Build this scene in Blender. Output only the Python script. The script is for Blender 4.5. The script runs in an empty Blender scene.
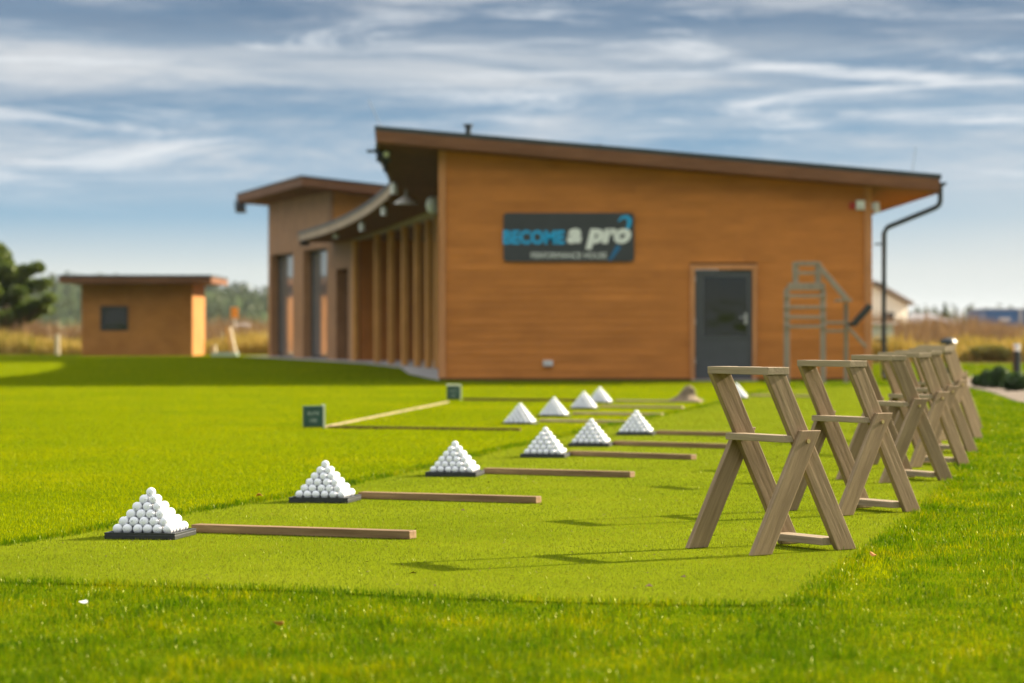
import bpy, bmesh, math, random
import numpy as np
from mathutils import Vector, Matrix

random.seed(7)
RNG = np.random.default_rng(11)
S = bpy.context.scene
COL = S.collection
F = 2700.0      # focal length in pixels of a 1024 wide picture
HC = 0.9        # camera height
CX, HY = 512.0, 330.0


def G(px, py):
    """pixel of the photograph -> point on the ground (x, y)"""
    y = F * HC / (py - HY)
    return ((px - CX) * y / F, y)


def at(px, py, y):
    return ((px - CX) * y / F, y, HC - (py - HY) * y / F)


# ------------------------------------------------------------------ materials
MATS = {}


def nodes_of(m):
    m.use_nodes = True
    nt = m.node_tree
    nt.nodes.clear()
    out = nt.nodes.new('ShaderNodeOutputMaterial')
    return nt, nt.nodes, nt.links, out


def ramp(n, stops):
    r = n.new('ShaderNodeValToRGB')
    e = r.color_ramp.elements
    while len(e) < len(stops):
        e.new(0.5)
    for i, (p, c) in enumerate(stops):
        e[i].position = p
        e[i].color = (c[0], c[1], c[2], 1)
    return r


def simple(name, col, rough=0.6, metal=0.0, var=0.12, scale=6.0, bump=0.0, bscale=60.0, spec=0.4):
    m = bpy.data.materials.new(name)
    nt, n, l, out = nodes_of(m)
    p = n.new('ShaderNodeBsdfPrincipled')
    p.inputs['Roughness'].default_value = rough
    p.inputs['Metallic'].default_value = metal
    p.inputs['Specular IOR Level'].default_value = spec
    tc = n.new('ShaderNodeTexCoord')
    no = n.new('ShaderNodeTexNoise')
    no.inputs['Scale'].default_value = scale
    no.inputs['Detail'].default_value = 5
    l.new(tc.outputs['Object'], no.inputs['Vector'])
    a = tuple(max(0, c * (1 - var)) for c in col)
    b = tuple(min(1, c * (1 + var)) for c in col)
    r = ramp(n, [(0.3, a), (0.7, b)])
    l.new(no.outputs['Fac'], r.inputs['Fac'])
    l.new(r.outputs['Color'], p.inputs['Base Color'])
    if bump:
        nb = n.new('ShaderNodeTexNoise')
        nb.inputs['Scale'].default_value = bscale
        nb.inputs['Detail'].default_value = 4
        l.new(tc.outputs['Object'], nb.inputs['Vector'])
        bp = n.new('ShaderNodeBump')
        bp.inputs['Strength'].default_value = bump
        bp.inputs['Distance'].default_value = 0.01
        l.new(nb.outputs['Fac'], bp.inputs['Height'])
        l.new(bp.outputs['Normal'], p.inputs['Normal'])
    l.new(p.outputs['BSDF'], out.inputs['Surface'])
    MATS[name] = m
    return m


def wood(name, c0, c1, axis='X', stretch=14.0, scale=5.0, rough=0.65, island=0.25, lap=0.0, bump=0.25, tilt=0.0, spec=0.12):
    """grainy wood; axis = direction of the grain in object space; lap>0 adds horizontal board joints"""
    m = bpy.data.materials.new(name)
    nt, n, l, out = nodes_of(m)
    p = n.new('ShaderNodeBsdfPrincipled')
    p.inputs['Roughness'].default_value = rough
    p.inputs['Specular IOR Level'].default_value = spec
    tc = n.new('ShaderNodeTexCoord')
    geo = n.new('ShaderNodeNewGeometry')
    off = n.new('ShaderNodeVectorMath'); off.operation = 'MULTIPLY_ADD'
    comb = n.new('ShaderNodeCombineXYZ')
    for i in range(3):
        l.new(geo.outputs['Random Per Island'], comb.inputs[i])
    off.inputs[1].default_value = (37.0, 23.0, 51.0)
    l.new(comb.outputs[0], off.inputs[0])
    l.new(tc.outputs['Object'], off.inputs[2])
    mp = n.new('ShaderNodeMapping')
    sc = [stretch] * 3
    sc['XYZ'.index(axis)] = 1.0
    mp.inputs['Scale'].default_value = sc
    rot = n.new('ShaderNodeMapping')
    rot.inputs['Rotation'].default_value = (0, tilt, 0)
    l.new(off.outputs[0], rot.inputs['Vector'])
    l.new(rot.outputs[0], mp.inputs['Vector'])
    no = n.new('ShaderNodeTexNoise')
    no.inputs['Scale'].default_value = scale
    no.inputs['Detail'].default_value = 7
    no.inputs['Roughness'].default_value = 0.62
    l.new(mp.outputs[0], no.inputs['Vector'])
    r = ramp(n, [(0.28, c0), (0.5, tuple((a + b) / 2 for a, b in zip(c0, c1))), (0.72, c1)])
    l.new(no.outputs['Fac'], r.inputs['Fac'])
    # large weathering patches
    n2 = n.new('ShaderNodeTexNoise')
    n2.inputs['Scale'].default_value = 1.3
    n2.inputs['Detail'].default_value = 4
    l.new(off.outputs[0], n2.inputs['Vector'])
    mr = n.new('ShaderNodeMapRange')
    mr.inputs['From Min'].default_value = 0.3; mr.inputs['From Max'].default_value = 0.7
    mr.inputs['To Min'].default_value = 0.86; mr.inputs['To Max'].default_value = 1.12
    l.new(n2.outputs['Fac'], mr.inputs['Value'])
    isl = n.new('ShaderNodeMapRange')
    isl.inputs['To Min'].default_value = 1 - island; isl.inputs['To Max'].default_value = 1 + island
    l.new(geo.outputs['Random Per Island'], isl.inputs['Value'])
    mul = n.new('ShaderNodeMath'); mul.operation = 'MULTIPLY'
    l.new(mr.outputs[0], mul.inputs[0]); l.new(isl.outputs[0], mul.inputs[1])
    vm = n.new('ShaderNodeVectorMath'); vm.operation = 'SCALE'
    l.new(r.outputs['Color'], vm.inputs[0]); l.new(mul.outputs[0], vm.inputs['Scale'])
    l.new(vm.outputs[0], p.inputs['Base Color'])
    hgt = no.outputs['Fac']
    bp = n.new('ShaderNodeBump')
    bp.inputs['Strength'].default_value = bump
    bp.inputs['Distance'].default_value = 0.006
    l.new(hgt, bp.inputs['Height'])
    last = bp
    if lap:
        sx = n.new('ShaderNodeSeparateXYZ')
        l.new(tc.outputs['Object'], sx.inputs[0])
        dv = n.new('ShaderNodeMath'); dv.operation = 'DIVIDE'; dv.inputs[1].default_value = lap
        l.new(sx.outputs['Z'], dv.inputs[0])
        fr = n.new('ShaderNodeMath'); fr.operation = 'FRACT'
        l.new(dv.outputs[0], fr.inputs[0])
        b2 = n.new('ShaderNodeBump')
        b2.inputs['Strength'].default_value = 1.0
        b2.inputs['Distance'].default_value = 0.02
        b2.invert = True
        l.new(fr.outputs[0], b2.inputs['Height'])
        l.new(bp.outputs['Normal'], b2.inputs['Normal'])
        last = b2
    l.new(last.outputs['Normal'], p.inputs['Normal'])
    l.new(p.outputs['BSDF'], out.inputs['Surface'])
    MATS[name] = m
    return m


def leafmat(name, c0, c1, c2, scale=0.6, trans=0.4, tint=(1.25, 1.15, 0.5), gloss=0.05, attr=True, grough=0.35, vary=0.45, gcol=(0.9, 0.95, 0.7)):
    """blades and leaves: diffuse + translucent + a little gloss, tinted by position and by a per-blade value"""
    m = bpy.data.materials.new(name)
    nt, n, l, out = nodes_of(m)
    geo = n.new('ShaderNodeNewGeometry')
    no = n.new('ShaderNodeTexNoise')
    no.inputs['Scale'].default_value = scale
    no.inputs['Detail'].default_value = 6
    no.inputs['Roughness'].default_value = 0.65
    l.new(geo.outputs['Position'], no.inputs['Vector'])
    fac = no.outputs['Fac']
    if attr:
        at_ = n.new('ShaderNodeAttribute'); at_.attribute_name = 'shade'
        ad = n.new('ShaderNodeMath'); ad.operation = 'MULTIPLY_ADD'
        ad.inputs[1].default_value = vary
        l.new(at_.outputs['Fac'], ad.inputs[0]); l.new(no.outputs['Fac'], ad.inputs[2])
        sb = n.new('ShaderNodeMath'); sb.operation = 'SUBTRACT'; sb.inputs[1].default_value = vary / 2
        l.new(ad.outputs[0], sb.inputs[0])
        fac = sb.outputs[0]
    r = ramp(n, [(0.25, c0), (0.5, c1), (0.75, c2)])
    l.new(fac, r.inputs['Fac'])
    d = n.new('ShaderNodeBsdfDiffuse'); l.new(r.outputs['Color'], d.inputs['Color'])
    t = n.new('ShaderNodeBsdfTranslucent')
    tv = n.new('ShaderNodeVectorMath'); tv.operation = 'MULTIPLY'
    tv.inputs[1].default_value = tint
    l.new(r.outputs['Color'], tv.inputs[0]); l.new(tv.outputs[0], t.inputs['Color'])
    mx = n.new('ShaderNodeMixShader'); mx.inputs[0].default_value = trans
    l.new(d.outputs[0], mx.inputs[1]); l.new(t.outputs[0], mx.inputs[2])
    g = n.new('ShaderNodeBsdfGlossy'); g.inputs['Roughness'].default_value = grough
    g.inputs['Color'].default_value = (*gcol, 1)
    m2 = n.new('ShaderNodeMixShader'); m2.inputs[0].default_value = gloss
    l.new(mx.outputs[0], m2.inputs[1]); l.new(g.outputs[0], m2.inputs[2])
    l.new(m2.outputs[0], out.inputs['Surface'])
    MATS[name] = m
    return m


def ground(name, c0, c1, c2, scale=0.35, fine=90.0, bump=0.5, rough=0.95, bdist=0.02, spec=0.0, finecol=0.35):
    m = bpy.data.materials.new(name)
    nt, n, l, out = nodes_of(m)
    p = n.new('ShaderNodeBsdfPrincipled')
    p.inputs['Roughness'].default_value = rough
    p.inputs['Specular IOR Level'].default_value = spec
    geo = n.new('ShaderNodeNewGeometry')
    no = n.new('ShaderNodeTexNoise'); no.inputs['Scale'].default_value = scale
    no.inputs['Detail'].default_value = 8; no.inputs['Roughness'].default_value = 0.6
    l.new(geo.outputs['Position'], no.inputs['Vector'])
    nf = n.new('ShaderNodeTexNoise'); nf.inputs['Scale'].default_value = fine
    nf.inputs['Detail'].default_value = 6; nf.inputs['Roughness'].default_value = 0.7
    l.new(geo.outputs['Position'], nf.inputs['Vector'])
    mx = n.new('ShaderNodeMath'); mx.operation = 'MULTIPLY_ADD'
    mx.inputs[1].default_value = finecol
    l.new(nf.outputs['Fac'], mx.inputs[0])
    sc = n.new('ShaderNodeMath'); sc.operation = 'MULTIPLY'; sc.inputs[1].default_value = 1 - finecol
    l.new(no.outputs['Fac'], sc.inputs[0]); l.new(sc.outputs[0], mx.inputs[2])
    r = ramp(n, [(0.3, c0), (0.5, c1), (0.7, c2)])
    l.new(mx.outputs[0], r.inputs['Fac'])
    l.new(r.outputs['Color'], p.inputs['Base Color'])
    bp = n.new('ShaderNodeBump'); bp.inputs['Strength'].default_value = bump
    bp.inputs['Distance'].default_value = bdist
    l.new(nf.outputs['Fac'], bp.inputs['Height'])
    l.new(bp.outputs['Normal'], p.inputs['Normal'])
    l.new(p.outputs['BSDF'], out.inputs['Surface'])
    MATS[name] = m
    return m


def glassmat(name, col, rough=0.08, spec=0.35):
    m = bpy.data.materials.new(name)
    nt, n, l, out = nodes_of(m)
    p = n.new('ShaderNodeBsdfPrincipled')
    p.inputs['Base Color'].default_value = (*col, 1)
    p.inputs['Roughness'].default_value = rough
    p.inputs['Specular IOR Level'].default_value = spec
    p.inputs['IOR'].default_value = 1.45
    tc = n.new('ShaderNodeTexCoord')
    no = n.new('ShaderNodeTexNoise'); no.inputs['Scale'].default_value = 1.2
    l.new(tc.outputs['Object'], no.inputs['Vector'])
    bp = n.new('ShaderNodeBump'); bp.inputs['Strength'].default_value = 0.15; bp.inputs['Distance'].default_value = 0.05
    l.new(no.outputs['Fac'], bp.inputs['Height']); l.new(bp.outputs['Normal'], p.inputs['Normal'])
    l.new(p.outputs['BSDF'], out.inputs['Surface'])
    MATS[name] = m
    return m


# timber cladding of the buildings
wood('cladding', (0.42, 0.152, 0.034), (0.53, 0.198, 0.048), 'X', 34, 3.4, 0.6, 0.06, bump=0.2, spec=0.08)
wood('cladding_lapped', (0.38, 0.150, 0.030), (0.54, 0.24, 0.055), 'Y', 6, 2.2, 0.6, 0.05, lap=0.13, bump=0.2)
wood('cladding_hut', (0.32, 0.135, 0.034), (0.43, 0.190, 0.052), 'X', 6, 2.2, 0.65, 0.03, lap=0.13, bump=0.2, spec=0.08)
wood('cladding_pale', (0.26, 0.130, 0.060), (0.38, 0.205, 0.098), 'Y', 6, 2.2, 0.6, 0.05, lap=0.2, bump=0.2)
wood('trim_wood', (0.42, 0.18, 0.070), (0.57, 0.26, 0.105), 'Z', 10, 3.0, 0.6, 0.05)
wood('post_wood', (0.56, 0.26, 0.065), (0.70, 0.35, 0.095), 'Z', 10, 3.0, 0.6, 0.08)
wood('fascia_wood', (0.135, 0.060, 0.030), (0.205, 0.095, 0.048), 'X', 10, 2.0, 0.6, 0.03)
wood('fascia_pale', (0.32, 0.23, 0.165), (0.46, 0.345, 0.25), 'Y', 6, 2.0, 0.6, 0.02)
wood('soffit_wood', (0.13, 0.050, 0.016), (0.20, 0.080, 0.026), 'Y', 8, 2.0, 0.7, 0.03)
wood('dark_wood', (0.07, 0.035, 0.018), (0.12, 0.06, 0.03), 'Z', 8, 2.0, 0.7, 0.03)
# weathered stand wood, timbers
for nm_, tl_ in (('stand_wood_long', 0.474), ('stand_wood_short', -0.47)):
    wood(nm_, (0.19, 0.127, 0.068), (0.35, 0.248, 0.142), 'Z', 16, 3.2, 0.62, 0.16, bump=0.4, tilt=tl_)
wood('stand_wood_y', (0.25, 0.19, 0.12), (0.40, 0.31, 0.20), 'Y', 16, 3.2, 0.62, 0.14, bump=0.4)
wood('grey_wood', (0.22, 0.175, 0.130), (0.35, 0.285, 0.220), 'Z', 10, 3.0, 0.7, 0.12, bump=0.3)
wood('timber_wood', (0.13, 0.072, 0.032), (0.29, 0.19, 0.092), 'X', 14, 3.0, 0.65, 0.1, bump=0.3)
wood('pale_timber', (0.26, 0.20, 0.11), (0.40, 0.31, 0.18), 'X', 14, 3.0, 0.65, 0.1, bump=0.3)
wood('bark', (0.05, 0.035, 0.025), (0.11, 0.08, 0.055), 'Z', 6, 6.0, 0.9, 0.0, bump=0.8)
simple('roof_membrane', (0.028, 0.036, 0.036), 0.5, 0, 0.2, 3, 0.2)
simple('dark_metal', (0.020, 0.026, 0.026), 0.4, 0.0, 0.15, 8)
simple('black_plastic', (0.022, 0.024, 0.024), 0.45, 0, 0.2, 20, 0.2, 200)
simple('lamp_white', (0.78, 0.78, 0.76), 0.4, 0, 0.05, 8)
simple('grey_metal', (0.42, 0.42, 0.42), 0.4, 0.6, 0.1, 8)
simple('brass', (0.62, 0.46, 0.22), 0.35, 0.9, 0.1, 30)
simple('door_grey', (0.066, 0.070, 0.074), 0.5, 0, 0.08, 4, 0.05)
simple('red_plastic', (0.45, 0.03, 0.025), 0.4)
simple('orange_paint', (0.80, 0.27, 0.015), 0.5)
simple('concrete', (0.36, 0.34, 0.32), 0.85, 0, 0.15, 1.5, 0.4, 40)
simple('sign_black', (0.040, 0.043, 0.046), 0.45, 0, 0.12, 2.5)
simple('sign_blue', (0.012, 0.33, 0.62), 0.5, 0, 0.08, 6)
simple('sign_blue_dark', (0.012, 0.13, 0.28), 0.5, 0, 0.08, 6)
simple('sign_white', (0.72, 0.73, 0.68), 0.5, 0, 0.05, 6)
simple('marker_green', (0.022, 0.070, 0.048), 0.5, 0, 0.2, 8)
simple('marker_edge', (0.62, 0.66, 0.46), 0.6, 0, 0.08, 8)
simple('marker_text', (0.30, 0.36, 0.30), 0.6, 0, 0.08, 8)
simple('stone', (0.17, 0.125, 0.075), 0.9, 0, 0.4, 12, 0.8, 30)
simple('cream_render', (0.80, 0.76, 0.64), 0.85, 0, 0.06, 0.6)
simple('roof_grey_tile', (0.34, 0.34, 0.36), 0.8, 0, 0.1, 0.8)
simple('roof_brown', (0.16, 0.12, 0.09), 0.8, 0, 0.15, 0.8)
simple('container_blue', (0.030, 0.11, 0.27), 0.55, 0, 0.12, 0.5)
simple('pale_plastic', (0.66, 0.62, 0.58), 0.5, 0, 0.1, 4)
simple('pale_post', (0.55, 0.47, 0.33), 0.8, 0, 0.15, 4)
simple('water_trough', (0.40, 0.52, 0.46), 0.6, 0, 0.1, 4)
simple('debris', (0.10, 0.06, 0.025), 0.9, 0, 0.5, 300)
simple('leaf_orange', (0.50, 0.19, 0.03), 0.7, 0, 0.3, 40)
simple('leaf_white', (0.78, 0.77, 0.72), 0.6, 0, 0.1, 40)
glassmat('glass_dark', (0.010, 0.012, 0.009), 0.05, 0.65)
glassmat('glass_pale', (0.13, 0.14, 0.14), 0.12, 0.9)

# golf ball: white cover with a few scuffs and printed specks, different on each ball
m = bpy.data.materials.new('golf_ball_white')
nt, n, l, out = nodes_of(m)
p = n.new('ShaderNodeBsdfPrincipled')
p.inputs['Roughness'].default_value = 0.38
tc = n.new('ShaderNodeTexCoord'); oi = n.new('ShaderNodeObjectInfo')
cb = n.new('ShaderNodeCombineXYZ')
for i in range(3):
    l.new(oi.outputs['Random'], cb.inputs[i])
ma = n.new('ShaderNodeVectorMath'); ma.operation = 'MULTIPLY_ADD'; ma.inputs[1].default_value = (71, 39, 53)
l.new(cb.outputs[0], ma.inputs[0]); l.new(tc.outputs['Object'], ma.inputs[2])
no = n.new('ShaderNodeTexNoise'); no.inputs['Scale'].default_value = 75; no.inputs['Detail'].default_value = 2
l.new(ma.outputs[0], no.inputs['Vector'])
r = ramp(n, [(0.0, (0.73, 0.74, 0.76)), (0.66, (0.73, 0.74, 0.76)), (0.72, (0.20, 0.20, 0.24))])
l.new(no.outputs['Fac'], r.inputs['Fac']); l.new(r.outputs['Color'], p.inputs['Base Color'])
vo = n.new('ShaderNodeTexVoronoi'); vo.inputs['Scale'].default_value = 260
l.new(tc.outputs['Object'], vo.inputs['Vector'])
bp = n.new('ShaderNodeBump'); bp.inputs['Strength'].default_value = 0.35; bp.inputs['Distance'].default_value = 0.001
l.new(vo.outputs['Distance'], bp.inputs['Height']); l.new(bp.outputs['Normal'], p.inputs['Normal'])
l.new(p.outputs['BSDF'], out.inputs['Surface'])
MATS['golf_ball_white'] = m

ground('lawn_soil', (0.060, 0.090, 0.002), (0.085, 0.120, 0.002), (0.115, 0.140, 0.003), 0.3, 60, 0.6)
ground('tee_turf', (0.085, 0.120, 0.004), (0.125, 0.160, 0.005), (0.165, 0.195, 0.009), 0.7, 140, 0.9, bdist=0.006, finecol=0.5)
ground('dry_field', (0.16, 0.10, 0.045), (0.24, 0.16, 0.075), (0.30, 0.22, 0.10), 0.15, 8, 0.6, bdist=0.1)
ground('gravel_pale', (0.13, 0.105, 0.08), (0.21, 0.175, 0.14), (0.32, 0.27, 0.22), 1.2, 60, 0.8)
ground('hill_green', (0.035, 0.050, 0.020), (0.050, 0.070, 0.025), (0.08, 0.09, 0.035), 0.03, 2, 0.5)
leafmat('lawn_blade', (0.128, 0.192, 0.0003), (0.182, 0.232, 0.0003), (0.240, 0.266, 0.0005), 0.5, 0.45, (1.4, 1.22, 0.1), 0.010, vary=0.2, gcol=(0.9, 0.9, 0.25))
leafmat('rough_blade', (0.010, 0.052, 0.0003), (0.068, 0.132, 0.0003), (0.235, 0.232, 0.0006), 1.9, 0.45, (1.35, 1.25, 0.1), 0.013, vary=0.3, gcol=(0.95, 0.95, 0.35), grough=0.3)
leafmat('tee_blade', (0.080, 0.118, 0.010), (0.140, 0.170, 0.013), (0.210, 0.210, 0.020), 1.1, 0.35, (1.15, 1.1, 0.5), 0.016, vary=0.3, gcol=(0.95, 0.95, 0.4))
leafmat('dry_blade', (0.12, 0.070, 0.040), (0.18, 0.112, 0.062), (0.26, 0.18, 0.085), 0.25, 0.3, (1.1, 1.0, 0.8), 0.02)
leafmat('straw_blade', (0.16, 0.15, 0.02), (0.34, 0.25, 0.06), (0.45, 0.33, 0.10), 0.7, 0.3, (1.1, 1.0, 0.8), 0.01)
leafmat('dark_leaf', (0.020, 0.040, 0.010), (0.042, 0.070, 0.016), (0.075, 0.105, 0.026), 0.8, 0.3, (1.3, 1.2, 0.5), 0.04)
leafmat('olive_leaf', (0.08, 0.09, 0.02), (0.13, 0.13, 0.03), (0.2, 0.17, 0.05), 0.8, 0.3, (1.2, 1.1, 0.5), 0.03)
leafmat('tree_leaf', (0.030, 0.060, 0.010), (0.065, 0.105, 0.018), (0.12, 0.15, 0.03), 0.8, 0.35, (1.3, 1.2, 0.5), 0.03)
leafmat('shrub_leaf', (0.010, 0.030, 0.008), (0.022, 0.055, 0.014), (0.04, 0.085, 0.02), 2.0, 0.25, (1.3, 1.2, 0.5), 0.05)
leafmat('far_leaf', (0.030, 0.045, 0.020), (0.045, 0.065, 0.026), (0.075, 0.09, 0.034), 0.03, 0.2, (1.2, 1.1, 0.6), 0.02)


# ------------------------------------------------------------------ mesh helpers
class MB:
    def __init__(s):
        s.v = []; s.f = []

    def add(s, verts, faces):
        o = len(s.v)
        s.v += [tuple(v) for v in verts]
        s.f += [tuple(i + o for i in f) for f in faces]
        return s

    def box(s, x0, x1, y0, y1, z0, z1):
        return s.hexa([(x0, y0, z0), (x1, y0, z0), (x1, y1, z0), (x0, y1, z0)], [(x0, y0, z1), (x1, y0, z1), (x1, y1, z1), (x0, y1, z1)])

    def hexa(s, lo, hi):
        return s.add(list(lo) + list(hi), [(3, 2, 1, 0), (4, 5, 6, 7), (0, 1, 5, 4), (1, 2, 6, 5), (2, 3, 7, 6), (3, 0, 4, 7)])

    def prism(s, poly, z0, z1):
        n = len(poly)
        return s.add([(x, y, z0) for x, y in poly] + [(x, y, z1) for x, y in poly],
                     [tuple(range(n - 1, -1, -1)), tuple(range(n, 2 * n))] + [(i, (i + 1) % n, n + (i + 1) % n, n + i) for i in range(n)])

    def bar(s, a, b, w, d, up=(0, 0, 1)):
        """rectangular bar from a to b: w across (perpendicular to up), d along 'up'"""
        a, b = Vector(a), Vector(b)
        t = (b - a).normalized()
        u = Vector(up)
        sd = t.cross(u)
        if sd.length < 1e-4:
            sd = t.cross(Vector((0, 1, 0)))
        sd.normalize()
        u = sd.cross(t).normalized()
        q = [sd * (w / 2) * i + u * (d / 2) * j for i, j in ((-1, -1), (1, -1), (1, 1), (-1, 1))]
        return s.hexa([a + k for k in q], [b + k for k in q])

    def tube(s, pts, r, n=10, cap=True):
        pts = [Vector(p) for p in pts]
        rr = r if isinstance(r, (list, tuple)) else [r] * len(pts)
        rings = []
        for i, p in enumerate(pts):
            t = (pts[min(i + 1, len(pts) - 1)] - pts[max(i - 1, 0)]).normalized()
            a = t.cross(Vector((0, 0, 1)))
            if a.length < 1e-3:
                a = t.cross(Vector((0, 1, 0)))
            a.normalize(); b = t.cross(a)
            rings.append([p + (a * math.cos(k * 2 * math.pi / n) + b * math.sin(k * 2 * math.pi / n)) * rr[i] for k in range(n)])
        vs = [v for rg in rings for v in rg]
        fs = []
        for i in range(len(rings) - 1):
            for k in range(n):
                fs.append((i * n + k, i * n + (k + 1) % n, (i + 1) * n + (k + 1) % n, (i + 1) * n + k))
        if cap:
            fs.append(tuple(range(n - 1, -1, -1)))
            fs.append(tuple((len(rings) - 1) * n + k for k in range(n)))
        return s.add(vs, fs)

    def build(s, name, mat, parent=None, smooth=False, bevel=0.0, origin=None):
        me = bpy.data.meshes.new(name)
        v = s.v
        if origin is not None:
            v = [(a - origin[0], b - origin[1], c - origin[2]) for a, b, c in v]
        me.from_pydata(v, [], s.f)
        bm = bmesh.new(); bm.from_mesh(me)
        bmesh.ops.recalc_face_normals(bm, faces=bm.faces)
        bm.to_mesh(me); bm.free()
        me.materials.append(MATS[mat] if isinstance(mat, str) else mat)
        if smooth:
            me.polygons.foreach_set('use_smooth', [True] * len(me.polygons))
        o = bpy.data.objects.new(name, me)
        COL.objects.link(o)
        if origin is not None and parent is None:
            o.location = origin
        if parent is not None:
            o.parent = parent
            if origin is not None:
                o.location = Vector(origin) - parent_world(parent)
            else:
                o.location = -parent_world(parent)
        if bevel:
            b = o.modifiers.new('bevel', 'BEVEL')
            b.width = bevel; b.segments = 2; b.limit_method = 'ANGLE'; b.angle_limit = 0.6
        return o


def parent_world(o):
    w = Vector((0, 0, 0))
    while o is not None:
        w += Vector(o.location)
        o = o.parent
    return w


def tag(o, label=None, cat=None, group=None, kind=None):
    if label:
        nw = len(label.split())
        assert 4 <= nw <= 16, label
        o['label'] = label
    if cat: o['category'] = cat
    if group: o['group'] = group
    if kind: o['kind'] = kind
    return o


def thing(name, label, cat, loc, group=None):
    o = bpy.data.objects.new(name, None)
    o.empty_display_size = 0.2
    o.location = loc
    COL.objects.link(o)
    return tag(o, label, cat, group)


def sub(parent, mb, name, mat, **k):
    """part in the parent's local coordinates"""
    o = mb.build(name, mat, None, **k)
    o.parent = parent
    return o


def copy_tree(o, parent=None):
    c = o.copy(); COL.objects.link(c)
    if parent is not None:
        c.parent = parent
    for ch in list(o.children):
        copy_tree(ch, c)
    return c


def np_mesh(name, verts, nfv, mat, shade=None, parent=None):
    """verts: (N,3); nfv: faces as a list of (M,k) index arrays"""
    me = bpy.data.meshes.new(name)
    me.vertices.add(len(verts))
    me.vertices.foreach_set('co', verts.astype(np.float32).ravel())
    loops = np.concatenate([f.ravel() for f in nfv]).astype(np.int32)
    sizes = np.concatenate([np.full(len(f), f.shape[1], dtype=np.int32) for f in nfv])
    starts = np.concatenate([[0], np.cumsum(sizes)[:-1]]).astype(np.int32)
    me.loops.add(len(loops)); me.loops.foreach_set('vertex_index', loops)
    me.polygons.add(len(sizes)); me.polygons.foreach_set('loop_start', starts)
    me.update(calc_edges=True)
    if shade is not None:
        a = me.attributes.new('shade', 'FLOAT', 'POINT')
        a.data.foreach_set('value', shade.astype(np.float32))
    me.materials.append(MATS[mat])
    o = bpy.data.objects.new(name, me)
    COL.objects.link(o)
    if parent is not None:
        o.parent = parent
    return o


def inside(poly, x, y):
    poly = np.asarray(poly, float)
    r = np.zeros(len(x), bool)
    j = len(poly) - 1
    for i in range(len(poly)):
        xi, yi = poly[i]; xj, yj = poly[j]
        if yi != yj:
            c = ((yi > y) != (yj > y)) & (x < (xj - xi) * (y - yi) / (yj - yi) + xi)
            r ^= c
        j = i
    return r


# ------------------------------------------------------------------ camera, light, sky
SUN = Vector((1.72, 1.0, 1.0)).normalized()     # towards the sun: right, behind the clubhouse
EL = math.asin(SUN.z)
cam = bpy.data.cameras.new('camera')
co = bpy.data.objects.new('camera', cam)
COL.objects.link(co)
co.location = (0, 0, HC)
co.rotation_euler = (math.radians(90), 0, 0)
cam.sensor_width = 36
cam.lens = F / 1024 * 36
cam.shift_y = -(341.5 - HY) / 1024
cam.clip_start = 0.1
cam.clip_end = 20000
cam.dof.use_dof = True
cam.dof.focus_distance = 11.4
cam.dof.aperture_fstop = 3.1
cam.dof.aperture_blades = 9
S.camera = co

sl = bpy.data.lights.new('sun', 'SUN')
sl.energy = 4.1
sl.angle = math.radians(0.8)
sl.color = (1.0, 0.87, 0.68)
so = bpy.data.objects.new('sun', sl)
COL.objects.link(so)
so.location = (30, 20, 40)
so.rotation_euler = (-SUN).to_track_quat('-Z', 'Y').to_euler()

w = bpy.data.worlds.new('World')
S.world = w
w.use_nodes = True
nt = w.node_tree; n = nt.nodes; l = nt.links
n.clear()
out = n.new('ShaderNodeOutputWorld')
bg = n.new('ShaderNodeBackground'); bg.inputs['Strength'].default_value = 0.05
sky = n.new('ShaderNodeTexSky'); sky.sky_type = 'NISHITA'; sky.sun_disc = False
sky.sun_elevation = EL
sky.sun_rotation = math.atan2(SUN.x, SUN.y)
sky.air_density = 1.0; sky.dust_density = 0.6; sky.ozone_density = 1.5
tc = n.new('ShaderNodeTexCoord')
mp = n.new('ShaderNodeMapping'); mp.inputs['Scale'].default_value = (1, 1, 2.6)
mp.inputs['Location'].default_value = (0, 0, 0.02)
l.new(tc.outputs['Generated'], mp.inputs['Vector']); l.new(mp.outputs[0], sky.inputs['Vector'])


def cloud_layer(scale, loc, lo, hi, dist=0.6, detail=9, rough=0.55, rot=0.0):
    m_ = n.new('ShaderNodeMapping'); m_.inputs['Scale'].default_value = scale
    m_.inputs['Location'].default_value = loc
    m_.inputs['Rotation'].default_value = (0, rot, 0)
    l.new(tc.outputs['Generated'], m_.inputs['Vector'])
    t_ = n.new('ShaderNodeTexNoise')
    t_.inputs['Scale'].default_value = 1.0; t_.inputs['Detail'].default_value = detail
    t_.inputs['Roughness'].default_value = rough; t_.inputs['Distortion'].default_value = dist
    l.new(m_.outputs[0], t_.inputs['Vector'])
    r_ = n.new('ShaderNodeMapRange'); r_.interpolation_type = 'SMOOTHSTEP'
    r_.inputs['From Min'].default_value = lo; r_.inputs['From Max'].default_value = hi
    l.new(t_.outputs['Fac'], r_.inputs['Value'])
    return r_.outputs[0]


def wmath(op, a, b):
    q = n.new('ShaderNodeMath'); q.operation = op
    for i, v in enumerate((a, b)):
        if isinstance(v, (int, float)): q.inputs[i].default_value = v
        else: l.new(v, q.inputs[i])
    return q.outputs[0]


def wmix(fac, a, b):
    q = n.new('ShaderNodeMix'); q.data_type = 'RGBA'
    l.new(fac, q.inputs[0])
    for i, v in ((6, a), (7, b)):
        if isinstance(v, tuple): q.inputs[i].default_value = (*v, 1)
        else: l.new(v, q.inputs[i])
    return q.outputs[2]


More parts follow.
